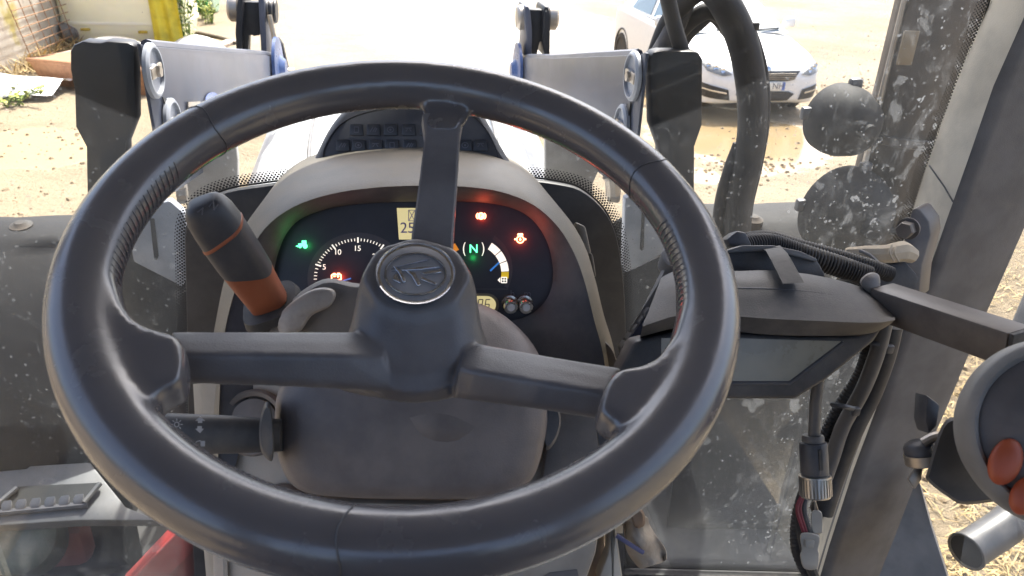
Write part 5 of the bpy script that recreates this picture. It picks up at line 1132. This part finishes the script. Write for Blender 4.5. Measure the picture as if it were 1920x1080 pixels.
obj("bolt_head", g_lathe(bc, V((-.75, -.62, .12)), [(.0105, -.006), (.0105, .010), (.0095, .012), (0, .012)], 6), arm_m, ma, angle=20)
obj("washer", g_lathe(bc, V((-.75, -.62, .12)), [(.0135, -.008), (.0135, -.004), (0, -.004)], 24), arm_m, ma)
obj("arm_block", g_prism([D(x, y, .90) for x, y in [(1590, 500), (1640, 496), (1700, 488), (1728, 520), (1716, 560), (1660, 566), (1610, 545)]], FW*.05, .006), rubber, ma)
tw = thing("wrapped_joint", "tan tape wrapped joint between the bolted bracket and the hose", "wrapped joint", tuple(D(1660, 475, .91)))
obj("wrap", g_tube([D(1585, 474, .91), D(1620, 476, .905), D(1660, 476, .90), D(1690, 472, .905), D(1712, 480, .91)], [.006, .010, .011, .013, .009], 9, 8), tanwrap, tw)
for k in range(2): obj("wrap_fold", g_tube([D(1672+k*9, 460+k*1.5, .888), D(1668+k*9, 474, .884), D(1676+k*9, 490, .888)], .0012, 6), tanwrap, tw)
obj("cable_tie", g_tube([D(1612, 470, .893), D(1630, 478, .886), D(1648, 494, .882), D(1664, 505, .885)], .0022, 8), greyplastic, tw)
ch_ = thing("corrugated_hose", "black corrugated hose running behind the display to the bracket", "hose", tuple(D(1500, 470, .86)))
def corr(P_, r, m, par, n=60):
    path = cat([V(p) for p in P_], 12); L = len(path); rs = []
    path2 = []
    for i in range(n*3+1):
        u = i/(n*3)*(L-1); k = min(int(u), L-2); path2.append(path[k].lerp(path[k+1], u-k)); rs.append(r if i % 3 else r*.84)
    return obj("hose", g_tube(path2, rs, 10, smooth=False), m, par, angle=60)
corr([D(1395, 452, .84), D(1440, 448, .86), D(1500, 464, .87), D(1570, 482, .87), D(1630, 500, .865), D(1670, 515, .87)], .0095, rubber, ch_)
corr([D(1385, 462, .83), D(1440, 458, .845), D(1500, 476, .85), D(1575, 500, .85), D(1630, 520, .85)], .0125, rubber, ch_, 50)

# ------------------------------------------------------------------ wiring below the display
wh = thing("wiring_harness", "bundle of dark cables taped down the right pillar below the display", "cables", tuple(D(1540, 1000, .8)))
cab_m = M("cable_grey", (.11, .105, .10), .5, dust=.2)
obj("cable", g_tube([D(1660, 600, .74), D(1645, 660, .75), D(1618, 730, .77), D(1580, 800, .79), D(1560, 860, .80), D(1535, 930, .81)], .0075, 12), cab_m, wh)
obj("cable", g_tube([D(1668, 610, .76), D(1655, 665, .77), D(1630, 735, .79), D(1598, 800, .80), D(1566, 880, .82), D(1540, 960, .83)], .0125, 12), rubber, wh)
corr([D(1630, 640, .78), D(1612, 700, .79), D(1575, 760, .80), D(1545, 820, .81), D(1520, 890, .82), D(1496, 960, .82), D(1494, 1030, .82), D(1520, 1090, .83)], .0062, rubber, wh, 70)
obj("cable", g_tube([D(1512, 912, .79), D(1502, 940, .79), D(1500, 980, .80), D(1512, 1040, .81), D(1530, 1090, .82)], .0055, 10), rubber, wh)
for x, y in ((1645, 645), (1582, 762)):
    obj("cable_tie", g_tube([D(x-22, y-4, .752), D(x, y, .742), D(x+24, y+6, .752)], .0026, 8), black, wh)
    obj("tie_head", g_box(D(x+22, y+9, .75), (.008, .006, .009), bevel=.0015), black, wh)
obj("cable", g_tube([D(1540, 690, .73), D(1533, 720, .735), D(1528, 770, .74), D(1526, 830, .745)], .0055, 12), cab_m, wh)
pc = thing("cable_connector", "round black cable connector with knurled metal ring", "connector", tuple(D(1526, 870, .745)))
axd = (D(1529, 920, .745)-D(1524, 820, .745)).normalized(); ca_ = D(1524, 818, .745)
obj("collar", g_lathe(ca_, axd, [(.0, -.001), (.0098, -.001), (.0105, .001), (.0105, .006), (.009, .007)], 28), cab_m, pc)
obj("shell", g_lathe(ca_+axd*.005, axd, [(.010, 0), (.0125, .001), (.0132, .003), (.0132, .030), (.0125, .032), (.0, .032)], 28), black, pc)
obj("key_rib", g_bar(ca_+axd*.010-FW*.0132+RT*.001, ca_+axd*.030-FW*.0132+RT*.001, .0035, .002), rubber, pc)
kn = []
for k in range(30):
    a = 2*math.pi*k/30; a_, b_ = frame(axd); kn.append(g_bar(ca_+axd*.040+(a_*math.cos(a)+b_*math.sin(a))*.0147, ca_+axd*.057+(a_*math.cos(a)+b_*math.sin(a))*.0147, .0016, .0010, ref=a_*math.cos(a)+b_*math.sin(a)))
rg = obj("metal_ring", g_lathe(ca_+axd*.037, axd, [(.012, 0), (.0150, .001), (.0150, .003), (.0145, .0035), (.0145, .020), (.0135, .022), (0, .022)], 30), M("dull_nickel", (.40, .37, .33), .35, .8), pc)
obj("knurl", kn, bpy.data.materials["dull_nickel"], rg)
pg = thing("wire_plug", "pair of ivory wire plugs hanging below the metal ringed connector", "plug", tuple(D(1518, 1040, .79)))
def plugbox(pts, d, th): return g_loft([rr(pts, d+th), rr(pts, d), rr(scl(pts, .92, sum(p[0] for p in pts)/len(pts), sum(p[1] for p in pts)/len(pts)), d-.0015)])
obj("upper_plug", plugbox([(1522, 960), (1540, 960), (1542, 990), (1540, 1000), (1524, 998)], .788, .012), plug, pg, angle=40)
obj("lower_plug", plugbox([(1502, 1000), (1536, 1004), (1534, 1030), (1536, 1040), (1532, 1066), (1508, 1066), (1500, 1042), (1503, 1030)], .785, .016), plug, pg, angle=40)
obj("plug_latch", g_prism([D(x, y, .781) for x, y in [(1510, 1012), (1528, 1014), (1527, 1028), (1510, 1027)]], FW*.004, .001), plug, pg)
for k, (m_, dx) in enumerate(((wirered, 0), (rubber, 5), (wirered, -5), (cab_m, 9))):
    obj("wire", g_tube([D(1516+dx*.4, 916, .785), D(1500+dx, 950, .786), D(1508+dx, 985, .788), D(1516+dx, 1006, .79)], .0021, 8), m_, pg)
for dx in (0, 6): obj("pin_wire", g_tube([D(1527+dx*.2, 940, .787), D(1528+dx*.6, 952, .788), D(1529+dx, 964, .79)], .0010, 6), steel, pg)

# ------------------------------------------------------------------ hand control unit, far right, close to the lens
cu = thing("control_pod", "round dark control pod with orange buttons at the right edge", "control pod", tuple(D(1930, 860, .50)))
podm = M("pod_dark", (.095, .085, .083), .5, dust=.2); podr = M("pod_rim_grey", (.20, .195, .185), .5, dust=.2)
pc_ = D(2002, 812, .505); R_ = .0605; axp = (-FW-RT*.35+UP*.18).normalized()
obj("rim_ring", g_lathe(pc_, axp, [(R_*.9, -.03), (R_*1.02, -.026), (R_*1.06, -.010), (R_*1.05, .002), (R_*1.0, .009), (R_*.92, .011), (R_*.88, .008), (R_*.86, .004)], 64), podr, cu, angle=70)
obj("face", g_lathe(pc_, axp, [(R_*.9, -.01), (R_*.87, .0045), (R_*.7, .009), (R_*.4, .012), (0, .013)], 64), podm, cu)
def onpod(x, y, h=.0125): return hit(x, y, pc_+axp*h, axp)
for (x, y, rx, ry, n_) in ((1885, 866, 33, 44, "orange_button"), (1922, 930, 30, 36, "orange_button")):
    obj(n_, g_loft([[onpod(x+rx*k*math.cos(a)*1.0+ry*.18*math.sin(a)*k, y-ry*k*math.sin(a), h) for a in [2*math.pi*j/32 for j in range(32)]] for k, h in ((1, .004), (1, .0125), (.92, .0145), (.6, .0165), (.2, .017))]), orangeb, cu, angle=70)
obj("housing", g_loft([rr(scl([(1738, 900), (1740, 880), (1765, 800), (1790, 782), (1830, 790), (1870, 850), (1900, 920), (1890, 935), (1810, 946), (1775, 930)], k, 1820, 870), d) for k, d in ((.95, .66), (1, .60), (1, .57), (.93, .56))]), M("pod_housing", (.04, .037, .037), .55, dust=.2), cu, angle=50)
obj("clamp_plate", g_prism([D(x, y, .64) for x, y in [(1738, 740), (1764, 760), (1757, 800), (1742, 815), (1735, 790)]], FW*.02, .002), black, cu)
axc = (UP*.95-RT*.2).normalized(); cc_ = D(1735, 858, .62)
obj("clamp_ring", g_lathe(cc_, axc, [(.0145, -.004), (.0158, -.004), (.0158, .004), (.0145, .004), (.0135, .003), (.0135, -.003)], 40), steel, cu)
obj("clamp_cup", g_lathe(cc_+FW*.004, axc, [(.0132, -.006), (.0132, .008), (.0115, .011), (.008, .013), (0, .0135)], 32), black, cu)
obj("clamp_bolt", g_tube([D(1730, 830, .615), D(1762, 818, .61), D(1780, 850, .60)], .0040, 10), steel, cu)
obj("clamp_screw", g_lathe(D(1768, 846, .59), -FW, [(.0062, -.006), (.0062, .002), (.0045, .003), (.0025, .002), (0, .0015)], 16), M("bright_steel", (.6, .58, .55), .2, .9), cu)
obj("clamp_tail", g_prism([D(x, y, .63) for x, y in [(1722, 870), (1732, 872), (1728, 900), (1716, 918), (1704, 900)]], FW*.004, .001), steel, cu)

# ------------------------------------------------------------------ cloth draped at lower centre right
cl_ = thing("cleaning_rag", "dirty cream rag with a blue stripe tucked beside the pedestal", "rag", tuple(D(1200, 1030, .78)))
rows = []
for i in range(10):
    v = i/9; row = []
    for j in range(8):
        u = j/7; x = 1146+52*v+(66-8*v)*u+6*math.sin(v*7+u*3); y = 955+112*v+(12*u*(1-v))-16*u*v
        row.append(D(x, y, .775+.012*math.sin(u*7.5+v*2)+.008*math.sin(v*9)))
    rows.append(row)
so = obj("cloth", g_grid(rows), clothm, cl_); md = so.modifiers.new("thick", 'SOLIDIFY'); md.thickness = .003; md = so.modifiers.new("sub", 'SUBSURF'); md.levels = md.render_levels = 2
obj("stripe", g_tube([D(1156, 1004, .757), D(1180, 1020, .755), D(1206, 1036, .757)], .0022, 8), clothblue, cl_)
obj("lump", g_loft([rr(scl([(1182, 958), (1196, 952), (1208, 962), (1208, 985), (1190, 988)], k, 1195, 970), d) for k, d in ((1, .775), (1, .765), (.7, .757))]), M("rag_brown", (.22, .15, .10), .9, bump=.6, bs=200), cl_, angle=60)

# ================================================================== outside right, seen through the door
hr = thing("grab_rail", "grey steel rail outside the right door glass", "rail", tuple(D(1905, 620, 1.35)))
obj("bar", g_bar(D(1978, 470, 1.35), D(1868, 730, 1.35), .035, .03, bevel=.006), M("rail_grey", (.19, .19, .195), .45, dust=.35), hr)
mf = thing("mud_flap", "dark grey rear mud flap edge below the right pillar", "mud flap", tuple(D(1700, 1070, 1.25)))
obj("flap", g_loft([[D(x, y, d) for x, y, d in ((1718, 900, 1.25), (1724, 905, 1.24), (1728, 912, 1.27))], [D(x, y, d) for x, y, d in ((1680, 1000, 1.25), (1745, 985, 1.22), (1750, 990, 1.28))], [D(x, y, d) for x, y, d in ((1640, 1100, 1.25), (1782, 1100, 1.20), (1786, 1100, 1.28))]]), M("flap_grey", (.2,.2,.2), .4, dust=.5, dcol=(.26, .25, .24), ds=14), mf, angle=60)
pe = thing("pipe_elbow", "grey pipe elbow with open dark end at the lower right", "pipe", tuple(D(1830, 1030, 1.7)))
Pp = [D(1985, 930, 1.75), D(1925, 955, 1.72), D(1880, 990, 1.70), D(1842, 1015, 1.68), D(1812, 1034, 1.66)]
obj("tube", g_tube(Pp, .040, 20, 8, cap=False), M("pipe_grey", (.05, .05, .053), .38, dust=.3), pe)
tdd = (Pp[-1]-Pp[-2]).normalized()
obj("end_lip", g_tube([Pp[-1]+v for v in [(frame(tdd)[0]*math.cos(a)+frame(tdd)[1]*math.sin(a))*.040 for a in [2*math.pi*k/28 for k in range(28)]]], .0032, 8, smooth=False, closed=True), bpy.data.materials["pipe_grey"], pe)
obj("bore", g_lathe(Pp[-1]-tdd*.03, tdd, [(.0375, .028), (.036, 0), (0, 0)], 24), M("bore_black", (.018, .016, .015), .8), pe)
